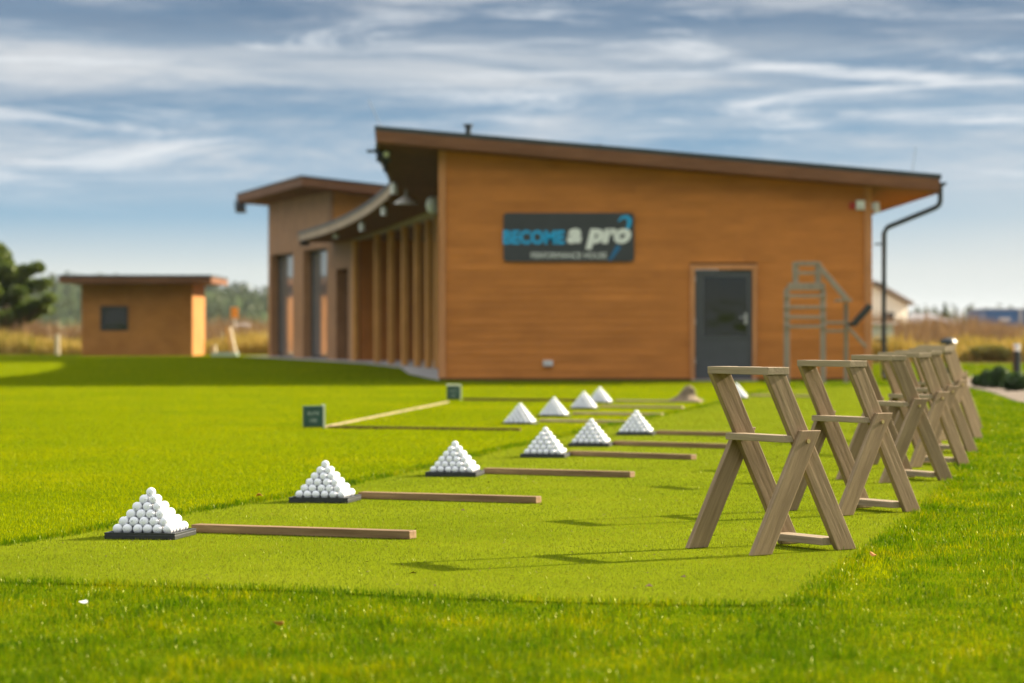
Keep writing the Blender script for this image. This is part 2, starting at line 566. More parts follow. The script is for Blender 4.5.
sz = n.new('ShaderNodeSeparateXYZ'); l.new(tc.outputs['Generated'], sz.inputs[0])
def band(lo, hi):
    r_ = n.new('ShaderNodeMapRange'); r_.interpolation_type = 'SMOOTHSTEP'
    r_.inputs['From Min'].default_value = lo; r_.inputs['From Max'].default_value = hi
    l.new(sz.outputs['Z'], r_.inputs['Value'])
    return r_.outputs[0]
CL_A, CL_B, CL_C, CL_D = (7.1, 8.2, 4.5), (2.3, 6.1, 3.2), (9.5, 1.4, 4.2), (2.7, 3.1, 8.8)
tint = n.new('ShaderNodeVectorMath'); tint.operation = 'MULTIPLY'
tint.inputs[1].default_value = (0.50, 0.66, 0.66)
l.new(sky.outputs['Color'], tint.inputs[0])
broad = cloud_layer((3.4, 3.4, 20), CL_A, 0.42, 0.57, 0.5, 12, 0.66, 0.12)
fine = cloud_layer((7, 7, 60), CL_D, 0.40, 0.62, 0.7, 12, 0.68, 0.18)
wisp = cloud_layer((6, 6, 62), CL_B, 0.50, 0.66, 0.9, 12, 0.68, 0.30)
dark = cloud_layer((2.6, 2.6, 20), CL_C, 0.44, 0.62, 0.5, 9, 0.60, 0.08)
above = band(0.038, 0.068)
# clear air: Nishita overhead, paler and greyer in the thick air low down
grad = n.new('ShaderNodeMapRange'); grad.inputs['From Min'].default_value = 0.0; grad.inputs['From Max'].default_value = 0.13
l.new(sz.outputs['Z'], grad.inputs['Value'])
gr = n.new('ShaderNodeValToRGB')
for _ in range(3): gr.color_ramp.elements.new(0.5)
for e_, (p_, c_) in zip(gr.color_ramp.elements, [(0.0, (3.8, 3.8, 3.6)), (0.17, (3.45, 3.55, 3.45)), (0.32, (1.45, 2.3, 3.05)), (0.45, (1.05, 1.85, 2.7)), (1.0, (0.60, 1.02, 1.65))]):
    e_.position = p_; e_.color = (c_[0] / 4, c_[1] / 4, c_[2] / 4, 1)
l.new(grad.outputs[0], gr.inputs['Fac'])
g4 = n.new('ShaderNodeVectorMath'); g4.operation = 'SCALE'; g4.inputs['Scale'].default_value = 4.0
l.new(gr.outputs['Color'], g4.inputs[0])
lowair = n.new('ShaderNodeMapRange'); lowair.interpolation_type = 'SMOOTHSTEP'
lowair.inputs['From Min'].default_value = 0.30; lowair.inputs['From Max'].default_value = 0.13
lowair.inputs['To Max'].default_value = 0.85
l.new(sz.outputs['Z'], lowair.inputs['Value'])
low = wmix(lowair.outputs[0], tint.outputs[0], g4.outputs[0])
# paler towards the sun, low on the right
sunny = n.new('ShaderNodeMapRange'); sunny.interpolation_type = 'SMOOTHSTEP'
sunny.inputs['From Min'].default_value = 0.04; sunny.inputs['From Max'].default_value = 0.24
l.new(sz.outputs['X'], sunny.inputs['Value'])
lowb = n.new('ShaderNodeMapRange'); lowb.interpolation_type = 'SMOOTHSTEP'
lowb.inputs['From Min'].default_value = 0.085; lowb.inputs['From Max'].default_value = 0.02
lowb.inputs['To Max'].default_value = 0.75
l.new(sz.outputs['Z'], lowb.inputs['Value'])
low = wmix(wmath('MULTIPLY', sunny.outputs[0], lowb.outputs[0]), low, (3.5, 3.6, 3.5))
dk = wmath('MULTIPLY', wmath('MULTIPLY', dark, band(0.070, 0.110)), 0.35)
c1 = wmix(dk, low, (0.62, 0.95, 1.45))
c1 = wmix(wmath('MULTIPLY', wmath('MULTIPLY', broad, wmath('ADD', wmath('MULTIPLY', fine, 0.55), 0.08)), above), c1, (3.5, 3.62, 3.75))
mid = cloud_layer((2.8, 2.8, 24), (5.2, 7.7, 1.3), 0.36, 0.56, 0.5, 12, 0.66, 0.10)
belt = wmath('MULTIPLY', band(0.040, 0.070), wmath('SUBTRACT', 1.0, band(0.092, 0.118)))
c1 = wmix(wmath('MULTIPLY', wmath('MULTIPLY', mid, belt), wmath('ADD', wmath('MULTIPLY', fine, 0.45), 0.38)), c1, (3.6, 3.75, 3.85))
c1 = wmix(wmath('MULTIPLY', wmath('MULTIPLY', wisp, 0.85), above), c1, (4.2, 4.4, 4.55))
# bright cloud added overhead, out of view, to lift light on shaded walls
fill_veil = cloud_layer((2.2, 2.2, 3.0), (0.3, 4.4, 1.1), 0.30, 0.60, 0.6, 7, 0.55)
c2 = wmix(wmath('MULTIPLY', wmath('ADD', wmath('MULTIPLY', fill_veil, 0.6), 0.3), band(0.18, 0.40)), c1, (9.0, 9.1, 9.2))
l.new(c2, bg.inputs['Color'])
l.new(bg.outputs[0], out.inputs['Surface'])

S.view_settings.view_transform = 'Standard'
S.view_settings.look = 'None'
S.view_settings.exposure = 1.98
S.view_settings.gamma = 1.0
S.view_settings.use_curve_mapping = False
S.cycles.use_denoising = True
S.cycles.max_bounces = 6
S.cycles.transparent_max_bounces = 4

# ------------------------------------------------------------------ ground sheets
def sheet(name, poly, z, mat):
    mb = MB()
    me_v = [(x, y, z) for x, y in poly]
    mb.add(me_v, [tuple(range(len(poly)))])
    o = mb.build(name, mat)
    if o.data.polygons[0].normal.z < 0:
        o.data.flip_normals()
    o['kind'] = 'structure'
    return o


sheet('ground', [(-6000, -300), (6000, -300), (6000, 9000), (-6000, 9000)], 0.0, 'lawn_soil')


def smooth_line(pts, k=6):
    """Catmull-Rom through points"""
    P = [pts[0]] + list(pts) + [pts[-1]]
    r = []
    for i in range(1, len(P) - 2):
        p0, p1, p2, p3 = (np.array(P[j], float) for j in (i - 1, i, i + 1, i + 2))
        for t in np.linspace(0, 1, k, endpoint=False):
            r.append(tuple(0.5 * ((2 * p1) + (-p0 + p2) * t + (2 * p0 - 5 * p1 + 4 * p2 - p3) * t * t + (-p0 + 3 * p1 - 3 * p2 + p3) * t ** 3)))
    r.append(tuple(pts[-1]))
    return r


left_px = [(-60, 555), (0, 546), (60, 537), (150, 520), (240, 505), (300, 495), (380, 478), (430, 467), (500, 450), (560, 437), (620, 424), (680, 412), (720, 403), (755, 393)]
far_px = [(800, 388), (870, 386), (930, 387), (965, 389)]
right_px = [(982, 400), (984, 416), (979, 440), (966, 465), (946, 492), (916, 521), (882, 547), (850, 568), (818, 592), (795, 606)]
front_px = [(700, 606), (560, 603), (400, 597), (300, 592), (150, 587), (0, 583), (-70, 581)]
TEE = smooth_line([G(*q) for q in left_px + far_px], 6) + smooth_line([G(*q) for q in right_px], 5) + smooth_line([G(*q) for q in front_px], 5)
sheet('tee_ground', TEE, 0.004, 'tee_turf')

# facade of the clubhouse in plan (seen edge on from the camera), near to far
FAC = [(-1.27, 47.9), (-1.27, 52.0), (-1.72, 62.0), (-4.6, 78.4), (-5.46, 81.5), (-8.3, 91.7)]
PATIO = [(-1.3, 47.9), (-1.5, 49.5), (-2.1, 55), (-2.65, 64), (-3.9, 71.5), (-5.5, 78.2), (-6.4, 81.7), (-9.2, 92), (-8.0, 93), (0, 93), (6, 80), (6, 47.9)]
sheet('patio_pavement', PATIO, 0.008, 'concrete')
PATH = smooth_line([G(956, 378), G(985, 377.2), G(1024, 377.5), G(1100, 379), G(1100, 412), G(1024, 403), G(1004, 397), G(985, 391), G(966, 387.5), G(950, 384)], 4)
sheet('gravel_path', PATH, 0.008, 'gravel_pale')
# rough dry field beyond the mown lawn
FIELD = [(-900, 98), (-20, 98), (-5, 99), (0, 96), (7, 73), (40, 71), (900, 74), (900, 2500), (-900, 2500)]
sheet('dry_field', FIELD, 0.004, 'dry_field')

# ------------------------------------------------------------------ grass
def blades(name, x, y, h, w_, mat, label, lean=0.35, segs=2, tip=0.15, base=0.0, shade=None):
    N = len(x)
    az = RNG.uniform(0, 2 * np.pi, N)
    ld = RNG.uniform(0, 2 * np.pi, N)
    ln = np.abs(RNG.normal(0, lean, N)) * h
    dx, dy = np.cos(az) * w_ / 2, np.sin(az) * w_ / 2
    lx, ly = np.cos(ld) * ln, np.sin(ld) * ln
    z = np.full(N, base)
    if segs == 1:
        V = np.stack([np.stack([x - dx, y - dy, z], 1), np.stack([x + dx, y + dy, z], 1), np.stack([x + lx, y + ly, z + h], 1)], 1)
        k = 3
        idx = np.arange(N)[:, None] * 3
        fs = [idx + np.array([[0, 1, 2]])]
    else:
        mx, my, mz = x + lx * 0.35, y + ly * 0.35, z + h * 0.6
        V = np.stack([np.stack([x - dx, y - dy, z], 1), np.stack([x + dx, y + dy, z], 1),
                      np.stack([mx + dx * .8, my + dy * .8, mz], 1), np.stack([mx - dx * .8, my - dy * .8, mz], 1),
                      np.stack([x + lx, y + ly, z + h * (1 - 0.3 * (ln / (h + 1e-6)))], 1)], 1)
        k = 5
        idx = np.arange(N)[:, None] * 5
        fs = [idx + np.array([[0, 1, 2, 3]]), idx + np.array([[3, 2, 4]])]
    if shade is None:
        shade = RNG.uniform(0, 1, N)
    o = np_mesh(name, V.reshape(-1, 3), fs, mat, np.repeat(shade, k))
    tag(o, label, None, None, 'stuff')
    return o


def sample(n_, y0, y1, pw, half=0.235, off=0.6):
    """points in the view wedge, density falling as y**-pw"""
    u = RNG.uniform(0, 1, n_)
    e = 2.0 - pw            # wedge width grows with y
    if abs(e) < 1e-6:
        y = y0 * (y1 / y0) ** u
    else:
        y = (y0 ** e + u * (y1 ** e - y0 ** e)) ** (1 / e)
    x = RNG.uniform(-1, 1, n_) * (half * y + off)
    return x, y


x, y = sample(950000, 5.8, 97, 1.75)
keep = ~inside(TEE, x, y) & ~inside(PATIO, x, y) & ~inside(PATH, x, y) & ~inside(FIELD, x, y)
keep &= ~((x > -1.3) & (x < 6.4) & (y > 47.6))
keep &= ~((x > -15) & (x < -11) & (y > 93.4))
x, y = x[keep], y[keep]
front = (y < 9.75) | ((x > 0.6 + 0.08 * y) & (y < 80))
patch = 0.5 + 0.5 * np.sin(x * 2.1 + 1.3 * np.sin(y * 1.7)) * np.sin(y * 2.6 + 0.7 * np.sin(x * 3.1))
tuft = 1.25 * np.sin(x * 23 + 2.1 * np.sin(y * 9)) * np.sin(y * 17 + 1.7 * np.sin(x * 7.3)) + 0.6 * np.sin(x * 9.1 - y * 4.7 + 2 * np.sin(y * 3.1))
hh = np.where(front, np.clip(0.017 + 0.008 * patch + 0.010 * tuft, 0.006, 0.05), 0.015) * RNG.uniform(0.6, 1.3, len(x))
ww = 0.0024 * np.maximum(1.0, y / 10.0) ** 0.95
blades('lawn_grass', x[~front], y[~front], hh[~front], ww[~front], 'lawn_blade', 'bright yellow green mown lawn grass beyond the tee')
blades('rough_grass', x[front], y[front], hh[front], ww[front], 'rough_blade', 'greener uneven grass in front and right of the tee', 0.75)

x, y = sample(700000, 8.8, 44, 1.6, 0.22, 0.4)
keep = inside(TEE, x, y)
x, y = x[keep], y[keep]
blades('tee_grass', x, y, 0.0095 * RNG.uniform(0.6, 1.3, len(x)), 0.0018 * np.maximum(1, y / 10), 'tee_blade', 'pale close cut turf of the hitting tee', 0.3, 1, base=0.004)

# loose taller tufts where the lawn meets the tee
tx, ty = [], []
edge = np.array(TEE + [TEE[0]])
for a, b in zip(edge[:-1], edge[1:]):
    L = np.hypot(*(b - a))
    k = int(L * 900 * min(1, 12 / max(a[1], 1)))
    t = RNG.uniform(0, 1, k)
    q = a + (b - a) * t[:, None] + RNG.normal(0, 0.035, (k, 2))
    tx.append(q[:, 0]); ty.append(q[:, 1])
x = np.concatenate(tx); y = np.concatenate(ty)
blades('edge_grass', x, y, 0.028 * RNG.uniform(0.4, 1.4, len(x)), 0.0024 * np.maximum(1, y / 10), 'rough_blade', 'uneven lawn grass fringe along the tee edge', 0.5)

# bits of soil, clippings and dead leaf on the hitting turf
x, y = sample(900, 9, 30, 1.6, 0.2, 0.2)
keep = inside(TEE, x, y); x, y = x[keep], y[keep]
a = RNG.uniform(0, 6.28, len(x)); s1 = RNG.uniform(.002, .007, len(x)) * np.where(RNG.uniform(0, 1, len(x)) < .06, 2.2, 1); s2 = s1 * RNG.uniform(.3, .8, len(x))
ca, sa = np.cos(a), np.sin(a)
zb = .011 + RNG.uniform(0, .004, len(x))
V = np.stack([np.stack([x + ca * s1, y + sa * s1, zb], 1), np.stack([x - sa * s2, y + ca * s2, zb + s2], 1), np.stack([x - ca * s1, y - sa * s1, zb], 1), np.stack([x + sa * s2, y - ca * s2, zb + .3 * s2], 1)], 1).reshape(-1, 3)
o = np_mesh('turf_debris', V, [np.arange(len(x))[:, None] * 4 + np.array([[0, 1, 2, 3]])], 'debris')
tag(o, 'scattered dark bits of soil and dead leaf on the tee', None, None, 'stuff')

# tall dry weeds beyond the lawn
def weeds(name, n_, y0, y1, xa, xb, h0, h1, label, mat='dry_blade'):
    y = RNG.uniform(y0, y1, n_)
    x = RNG.uniform(0, 1, n_) * (xb - xa) + xa
    x = x * y / y0
    clump = 0.72 + 0.28 * np.sin(x * 0.9 + 0.6 * np.sin(y * 0.5)) * np.sin(x * 0.37 + y * 0.21) + 0.22 * np.sin(x * 2.7 + y * .9) * np.sin(y * 1.9 + x)
    h = RNG.uniform(h0, h1, n_) * clump
    blades(name, x, y, h, RNG.uniform(0.015, 0.05, n_), mat, label, 0.22)


weeds('dry_weeds', 45000, 104, 135, -25, -2, 0.8, 1.8, 'tall brown weeds standing behind the small hut')
weeds('dry_weeds', 50000, 80, 105, 8, 19, 0.8, 1.6, 'tall brown weeds right of the clubhouse')
weeds('yellow_weeds', 26000, 98.6, 104, -24, -2, 0.30, 1.05, 'short straw yellow weeds along the lawn edge near the hut', 'straw_blade')
weeds('yellow_weeds', 26000, 74.2, 82, 8.5, 18, 0.30, 1.05, 'short straw yellow weeds along the lawn edge at right', 'straw_blade')

# ------------------------------------------------------------------ clubhouse
Y0 = 47.65
PXM = F / Y0
def WX(px): return (px - CX) / PXM
def WZ(py): return HC + (HY - py) / PXM

club = thing('clubhouse', 'long brown timber clubhouse with low sloping roof and curved row of posts', 'building', (2.5, 52, 0))
xl, xr = WX(440), WX(870)
dx0, dx1, dz1 = WX(690), WX(757), WZ(265)        # door frame outline
def top_z(xx): return 4.12 + (3.52 - 4.12) * (xx - xl) / (xr - xl)

mb = MB()                        # lapped boards of the front wall
bh = 0.136
z = 0.05
while z < 4.1:
    z1 = z + bh
    # board stops where the sloping roof starts
    xe = xr
    if top_z(xr) < z:
        xe = min(xr, xl + (4.12 - z) / (4.12 - 3.52) * (xr - xl))
    if xe - xl < 0.2:
        break
    spans = [(xl, xe)]
    if z < dz1:
        spans = [(xl, dx0), (dx1, xe)]
    for a, b in spans:
        cuts = [a]
        while cuts[-1] < b - 4.5:
            cuts.append(cuts[-1] + random.uniform(2.2, 4.2))
        cuts.append(b)
        for c, d in zip(cuts[:-1], cuts[1:]):
            g = 0.0012
            mb.hexa([(c + g, Y0 - 0.012, z), (d - g, Y0 - 0.012, z), (d - g, Y0 + 0.03, z), (c + g, Y0 + 0.03, z)],
                    [(c + g, Y0 - 0.003, z1 + 0.004), (d - g, Y0 - 0.003, z1 + 0.004), (d - g, Y0 + 0.03, z1 + 0.004), (c + g, Y0 + 0.03, z1 + 0.004)])
    z = z1
mb.build('front_wall', 'cladding', club, origin=(0, Y0, 0))
mb = MB()                        # solid core behind the boards, in three pieces round the door
for a, b, z0_ in ((xl, dx0, 0), (dx0, dx1, dz1), (dx1, xr, 0)):
    mb.hexa([(a, Y0 + 0.032, z0_), (b, Y0 + 0.032, z0_), (b, Y0 + 0.26, z0_), (a, Y0 + 0.26, z0_)],
            [(a, Y0 + 0.032, top_z(a) + .12), (b, Y0 + 0.032, top_z(b) + .12), (b, Y0 + 0.26, top_z(b) + .12), (a, Y0 + 0.26, top_z(a) + .12)])
mb.build('wall_core', 'dark_wood', club)
MB().box(xl - 0.01, xr + .01, Y0 - 0.004, Y0 + 0.2, 0, 0.048).build('plinth', 'dark_wood', club)
for a, b, t in ((xl - 0.03, xl + 0.10, 4.10), (xr - 0.10, xr + 0.03, 3.51)):
    MB().box(a, b, Y0 - 0.045, Y0 + 0.27, 0.05, t).build('corner_board', 'trim_wood', club, bevel=0.004)

# right side wall: lapped boards whose butts stand out at the corner
mb = MB()
z = 0.1
while z < 3.35:
    mb.hexa([(xr - 0.2, Y0 + 0.28, z), (xr + 0.085, Y0 + 0.28, z), (xr + 0.085, 80, z), (xr - 0.2, 80, z)],
            [(xr - 0.2, Y0 + 0.28, z + .14), (xr + 0.035, Y0 + 0.28, z + .14), (xr + 0.035, 80, z + .14), (xr - 0.2, 80, z + .14)])
    z += 0.142
mb.build('side_wall', 'cladding_lapped', club)

# door
fr = MB()
t = 0.085
fr.box(dx0, dx0 + t, Y0 - 0.05, Y0 + 0.1, 0.02, dz1 - t)
fr.box(dx1 - t, dx1, Y0 - 0.05, Y0 + 0.1, 0.02, dz1 - t)
fr.box(dx0 - .01, dx1 + .01, Y0 - 0.055, Y0 + 0.1, dz1 - t + .001, dz1 + .01)
fr.build('door_frame', 'trim_wood', club, bevel=0.004)
la, lb, lz = dx0 + t + .004, dx1 - t - .004, dz1 - t - .006
door = MB().box(la, lb, Y0 + 0.0, Y0 + 0.05, 0.03, lz).build('door', 'door_grey', club, bevel=0.004, origin=((la + lb) / 2, Y0, 0))
tag(door, 'dark grey door with large upper window pane')
ga, gb, gz0, gz1 = WX(703.5), WX(747), WZ(336), WZ(277)
fm = MB()
e = 0.05
fm.box(ga - e, ga, Y0 - 0.014, Y0 + .001, gz0 - e, gz1 + e).box(gb, gb + e, Y0 - 0.014, Y0 + .001, gz0 - e, gz1 + e)
fm.box(ga, gb, Y0 - 0.014, Y0 + .001, gz1, gz1 + e).box(ga, gb, Y0 - 0.014, Y0 + .001, gz0 - e, gz0)
fm.box(ga - .02, gb + .02, Y0 - .008, Y0 + .001, 0.16, 0.62)
fm.build('door_moulding', 'door_grey', door)
MB().box(ga + .001, gb - .001, Y0 - 0.006, Y0 - .001, gz0 + .001, gz1 - .001).build('pane', 'glass_dark', door)
hx = WX(746)
hd = MB().box(hx - .03, hx + .02, Y0 - 0.02, Y0 - .001, 1.0, 1.2)
hd.tube([(hx, Y0 - .02, 1.12), (hx, Y0 - .06, 1.12), (hx - .12, Y0 - .06, 1.12)], 0.011)
hd.build('handle', 'grey_metal', door)
for zz in (0.3, 1.0, 1.75):
    MB().tube([(la + .002, Y0 - .012, zz), (la + .002, Y0 - .012, zz + .1)], 0.012).build('hinge', 'grey_metal', door)
MB().box(dx0 + .02, dx1 - .02, Y0 - 0.25, Y0 - 0.01, 0.009, 0.03).build('doorstep', 'concrete', club)

# warped main roof: left eave sweeps round with the curved facade
EAVE = [(-2.37, 47.15, 4.47), (-2.46, 49.5, 4.41), (-2.50, 51.75, 4.35), (-2.50, 54.8, 4.25), (-2.62, 58.4, 4.14), (-3.0, 61.6, 4.05), (-3.77, 67.0, 3.95), (-5.0, 74.2, 3.87), (-6.42, 81.3, 3.85)]
EV = smooth_line(EAVE, 4)
XR = 7.47
def zr(yy): return 3.62 - 0.002 * (yy - 47)
TH, MEM = 0.27, 0.08
def strip(z_off, inx=0.0, name='roof', mat='soffit_wood', par=None, thick=0.02):
    mb = MB()
    N = len(EV); K = 6
    vs = []
    for dz in (0, -thick):
        for (a, b, c) in EV:
            for k in range(K + 1):
                u = k / K
                X = (a + inx) * (1 - u) + (XR - inx) * u
                vs.append((X, b, c * (1 - u) + zr(b) * u + z_off + dz))
    M = N * (K + 1)
    fs = []
    W_ = K + 1
    for i in range(N - 1):
        for k in range(K):
            q = (i * W_ + k, i * W_ + k + 1, (i + 1) * W_ + k + 1, (i + 1) * W_ + k)
            fs.append(q); fs.append(tuple(M + j for j in reversed(q)))
    for i in range(N - 1):
        for k in (0, K):
            a, b = i * W_ + k, (i + 1) * W_ + k
            fs.append((a, b, M + b, M + a))
    for i in (0, N - 1):
        for k in range(K):
            a, b = i * W_ + k, i * W_ + k + 1
            fs.append((a, b, M + b, M + a))
    mb.add(vs, fs)
    return mb.build(name, mat, par)
roof = strip(0.0, -0.03, 'roof', 'roof_membrane', club, MEM)
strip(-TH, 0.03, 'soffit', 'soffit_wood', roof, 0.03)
# fascias
fz0, fz1 = -MEM - .003, -TH - .012
a, c = EV[0], (XR, 47.15, zr(47.15))
mb = MB()
mb.hexa([(a[0] - .01, 47.14, a[2] + fz1), (XR, 47.14, c[2] + fz1), (XR, 47.19, c[2] + fz1), (a[0] - .01, 47.19, a[2] + fz1)],
        [(a[0] - .01, 47.14, a[2] + fz0), (XR, 47.14, c[2] + fz0), (XR, 47.19, c[2] + fz0), (a[0] - .01, 47.19, a[2] + fz0)])
mb.build('gable_fascia', 'fascia_wood', roof)
mb = MB()
vs = []
for (a, b, c) in EV:
    b2 = max(b, 47.195)
    vs += [(a - .012, b2, c + fz1), (a - .012, b2, c + fz0), (a + .026, b2, c + fz0), (a + .026, b2, c + fz1)]
fs = [(0, 1, 2, 3), tuple(4 * (len(EV) - 1) + k for k in (3, 2, 1, 0))]
for i in range(len(EV) - 1):
    for k in range(4):
        fs.append((4 * i + k, 4 * i + (k + 1) % 4, 4 * (i + 1) + (k + 1) % 4, 4 * (i + 1) + k))
mb.add(vs, fs).build('eave_fascia', 'fascia_pale', roof)
MB().box(XR - .03, XR - .002, 47.2, 81, 3.29, 3.53).build('eave_fascia', 'fascia_wood', roof)
# gutter and downpipe at the right eave
gt = MB()
gx = XR + .065
prof = [(gx + .065 * math.cos(t), 3.48 + .065 * math.sin(t)) for t in np.linspace(math.pi, 2 * math.pi, 9)]
vs = [(px_, yy, pz) for yy in (47.2, 81.0) for px_, pz in prof] + [(px_ * .999, yy, pz + .004) for yy in (47.2, 81.0) for px_, pz in prof]
fs = [(k, k + 1, 9 + k + 1, 9 + k) for k in range(8)] + [(18 + k, 18 + k + 1, 27 + k + 1, 27 + k) for k in range(8)]
fs.append(tuple(range(9)))
gt.add(vs, fs).build('gutter', 'dark_metal', roof)
mb = MB()
zt = 3.45
pts = [(gx, 47.5, zt), (gx, 47.5, WZ(202))]
p2 = Vector((xr + .235, 47.62, WZ(229)))
pts += [(gx - .02, 47.51, WZ(205)), (gx - .08, 47.52, WZ(208))]
pts += [tuple(p2 + Vector((.07, 0, .03))), tuple(p2 + Vector((.01, 0, -.07))), (p2.x, 47.62, 0.12), (p2.x, 47.45, 0.05)]
mb.tube(pts, 0.046, 12)
for zz in (0.7, 1.7, 2.4):
    mb.box(p2.x - .16, p2.x + .055, 47.60, 47.64, zz, zz + .03)
mb.build('downpipe', 'dark_metal', club, smooth=False)
# roof bits
vx = WX(468)
mb = MB().tube([(vx, 47.9, top_z(vx) + .2), (vx, 47.9, 4.53)], 0.05).tube([(vx, 47.9, 4.50), (vx, 47.9, 4.55)], 0.085)
mb.build('vent_pipe', 'dark_metal', roof)
mb = MB().tube([(-2.3, 47.6, 4.45), (-2.52, 47.6, 4.95)], 0.007, 6).tube([(-2.3, 47.6, 4.40), (-2.3, 47.6, 4.5)], 0.02, 6)
mb.build('antenna', 'grey_metal', roof)
ax = WX(912)
mb = MB().tube([(ax, 47.8, 3.5), (ax + .09, 47.8, 4.15)], 0.006, 6).tube([(ax, 47.8, 3.5), (ax, 47.8, 3.66)], 0.015, 6)
mb.build('antenna', 'grey_metal', roof)

# --- curved facade: posts, beam, piers, windows
def fac_pt(px):
    k = (px - CX) / F
    for (x0, y0), (x1, y1) in zip(FAC[1:-1], FAC[2:]):
        d = (x1 - x0) - k * (y1 - y0)
        t = (k * y0 - x0) / d
        if -1e-6 <= t <= 1 + 1e-6:
            return np.array((x0 + t * (x1 - x0), y0 + t * (y1 - y0)))
    raise ValueError(px)
def fac_n(p, q):
    """inward normal of the facade between two plan points"""
    d = np.array(q) - np.array(p); d /= np.hypot(*d)
    nn = np.array((d[1], -d[0]))
    return nn if nn[0] > 0 else -nn
def wall_piece(mb, p, q, z0, z1, th=0.3, inset=0.0, zq=None):
    nn = fac_n(p, q)
    a, b = np.array(p) + nn * inset, np.array(q) + nn * inset
    c, d = b + nn * th, a + nn * th
    zq = z1 if zq is None else zq
    mb.hexa([(*a, z0), (*b, z0), (*c, z0), (*d, z0)], [(*a, z1), (*b, zq), (*c, zq), (*d, z1)])
def top_at(px): return None

# posts
for px in (353, 374.5, 388.5, 401.8, 414.5, 425.5, 434.8):
    p = fac_pt(px)
    q = fac_pt(px - 1.5) if px > 360 else fac_pt(px - 2)
    d = (q - p) / np.hypot(*(q - p))
    nn = fac_n(p, q)
    w_ = 0.24
    a, b = p - d * w_ / 2, p + d * w_ / 2
    MB().hexa([(*a, 0.01), (*b, 0.01), (*(b + nn * .15), 0.01), (*(a + nn * .15), 0.01)],
              [(*a, 3.50), (*b, 3.50), (*(b + nn * .15), 3.50), (*(a + nn * .15), 3.50)]).build('post', 'post_wood', club, bevel=0.01)
mb = MB()
bp_ = [np.array(v) for v in smooth_line([tuple(fac_pt(px)) for px in (353, 374, 388, 402, 415, 426, 436)] + [(-1.40, 54.0), (-1.27, 47.92)], 3)]
vs = []
for i, p in enumerate(bp_):
    q0, q1 = bp_[max(0, i - 1)], bp_[min(len(bp_) - 1, i + 1)]
    nn = fac_n(q0, q1)
    o_ = p - nn * .04; i_ = p + nn * .2
    vs += [(*o_, 3.502), (*o_, 3.70), (*i_, 3.70), (*i_, 3.502)]
fs = [(0, 1, 2, 3), tuple(4 * (len(bp_) - 1) + k for k in (3, 2, 1, 0))]
for i in range(len(bp_) - 1):
    for k in range(4):
        fs.append((4 * i + k, 4 * i + (k + 1) % 4, 4 * (i + 1) + (k + 1) % 4, 4 * (i + 1) + k))
mb.add(vs, fs).build('head_beam', 'fascia_pale', club)
# back wall of the bays and its end cheek
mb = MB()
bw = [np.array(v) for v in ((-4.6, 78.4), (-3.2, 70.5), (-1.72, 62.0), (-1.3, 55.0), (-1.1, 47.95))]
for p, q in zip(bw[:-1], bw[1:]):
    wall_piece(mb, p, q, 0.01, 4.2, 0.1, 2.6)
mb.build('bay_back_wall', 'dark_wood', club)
p, q = fac_pt(354), fac_pt(352.5)
nn = fac_n(p, q); d_ = (q - p) / np.hypot(*(q - p))
a_, b_ = p + nn * .20, p + nn * 2.5
MB().hexa([(*a_, .01), (*b_, .01), (*(b_ + d_ * .15), .01), (*(a_ + d_ * .15), .01)], [(*a_, 3.75), (*b_, 3.75), (*(b_ + d_ * .15), 3.75), (*(a_ + d_ * .15), 3.75)]).build('bay_end_wall', 'cladding', club)
# far part of the facade
mb = MB()
A, B_, C = fac_pt(268.2), np.array((-5.46, 81.5)), np.array((-4.6, 78.4))
LOW = 3.62
for a, b, z0_ in ((268.2, 270.8, 0.01), (270.8, 293, 3.42), (293, 303, 0.01), (303, 327, 3.42)):
    wall_piece(mb, fac_pt(a), fac_pt(b), z0_, 5.16, 0.34)
wall_piece(mb, fac_pt(327), B_, 0.01, 5.16, 0.34)
for a, b, z0_ in ((336, 348, 2.72), (348, 352.2, 0.01)):
    wall_piece(mb, fac_pt(a), fac_pt(b), z0_, 3.9, 0.34)
wall_piece(mb, B_, fac_pt(336), 0.01, 3.9, 0.34)
mb.build('range_wall', 'cladding_pale', club)
for a, b in ((270.8, 293), (303, 327)):
    p, q = fac_pt(a), fac_pt(b)
    f2 = MB()
    nn = fac_n(p, q); d = (q - p) / np.hypot(*(q - p))
    for s_ in (0, 1):
        e_ = p if s_ == 0 else q - d * .08
        wall_piece(f2, e_ + d * .001, e_ + d * .079, 0.02, 3.41, 0.07, 0.26)
    wall_piece(f2, p + d * .08, q - d * .08, 3.34, 3.41, 0.07, 0.26)
    wall_piece(f2, p + d * .08, q - d * .08, 0.02, 0.10, 0.07, 0.26)
    wn = f2.build('window', 'dark_metal', club)
    g2 = MB(); wall_piece(g2, p + d * .06, q - d * .06, 0.06, 3.37, 0.012, 0.295)
    g2.build('pane', 'glass_pale', wn)
g2 = MB(); wall_piece(g2, fac_pt(336), fac_pt(348), 0.01, 2.71, 0.05, 0.30)
g2.build('rear_door', 'dark_wood', club)
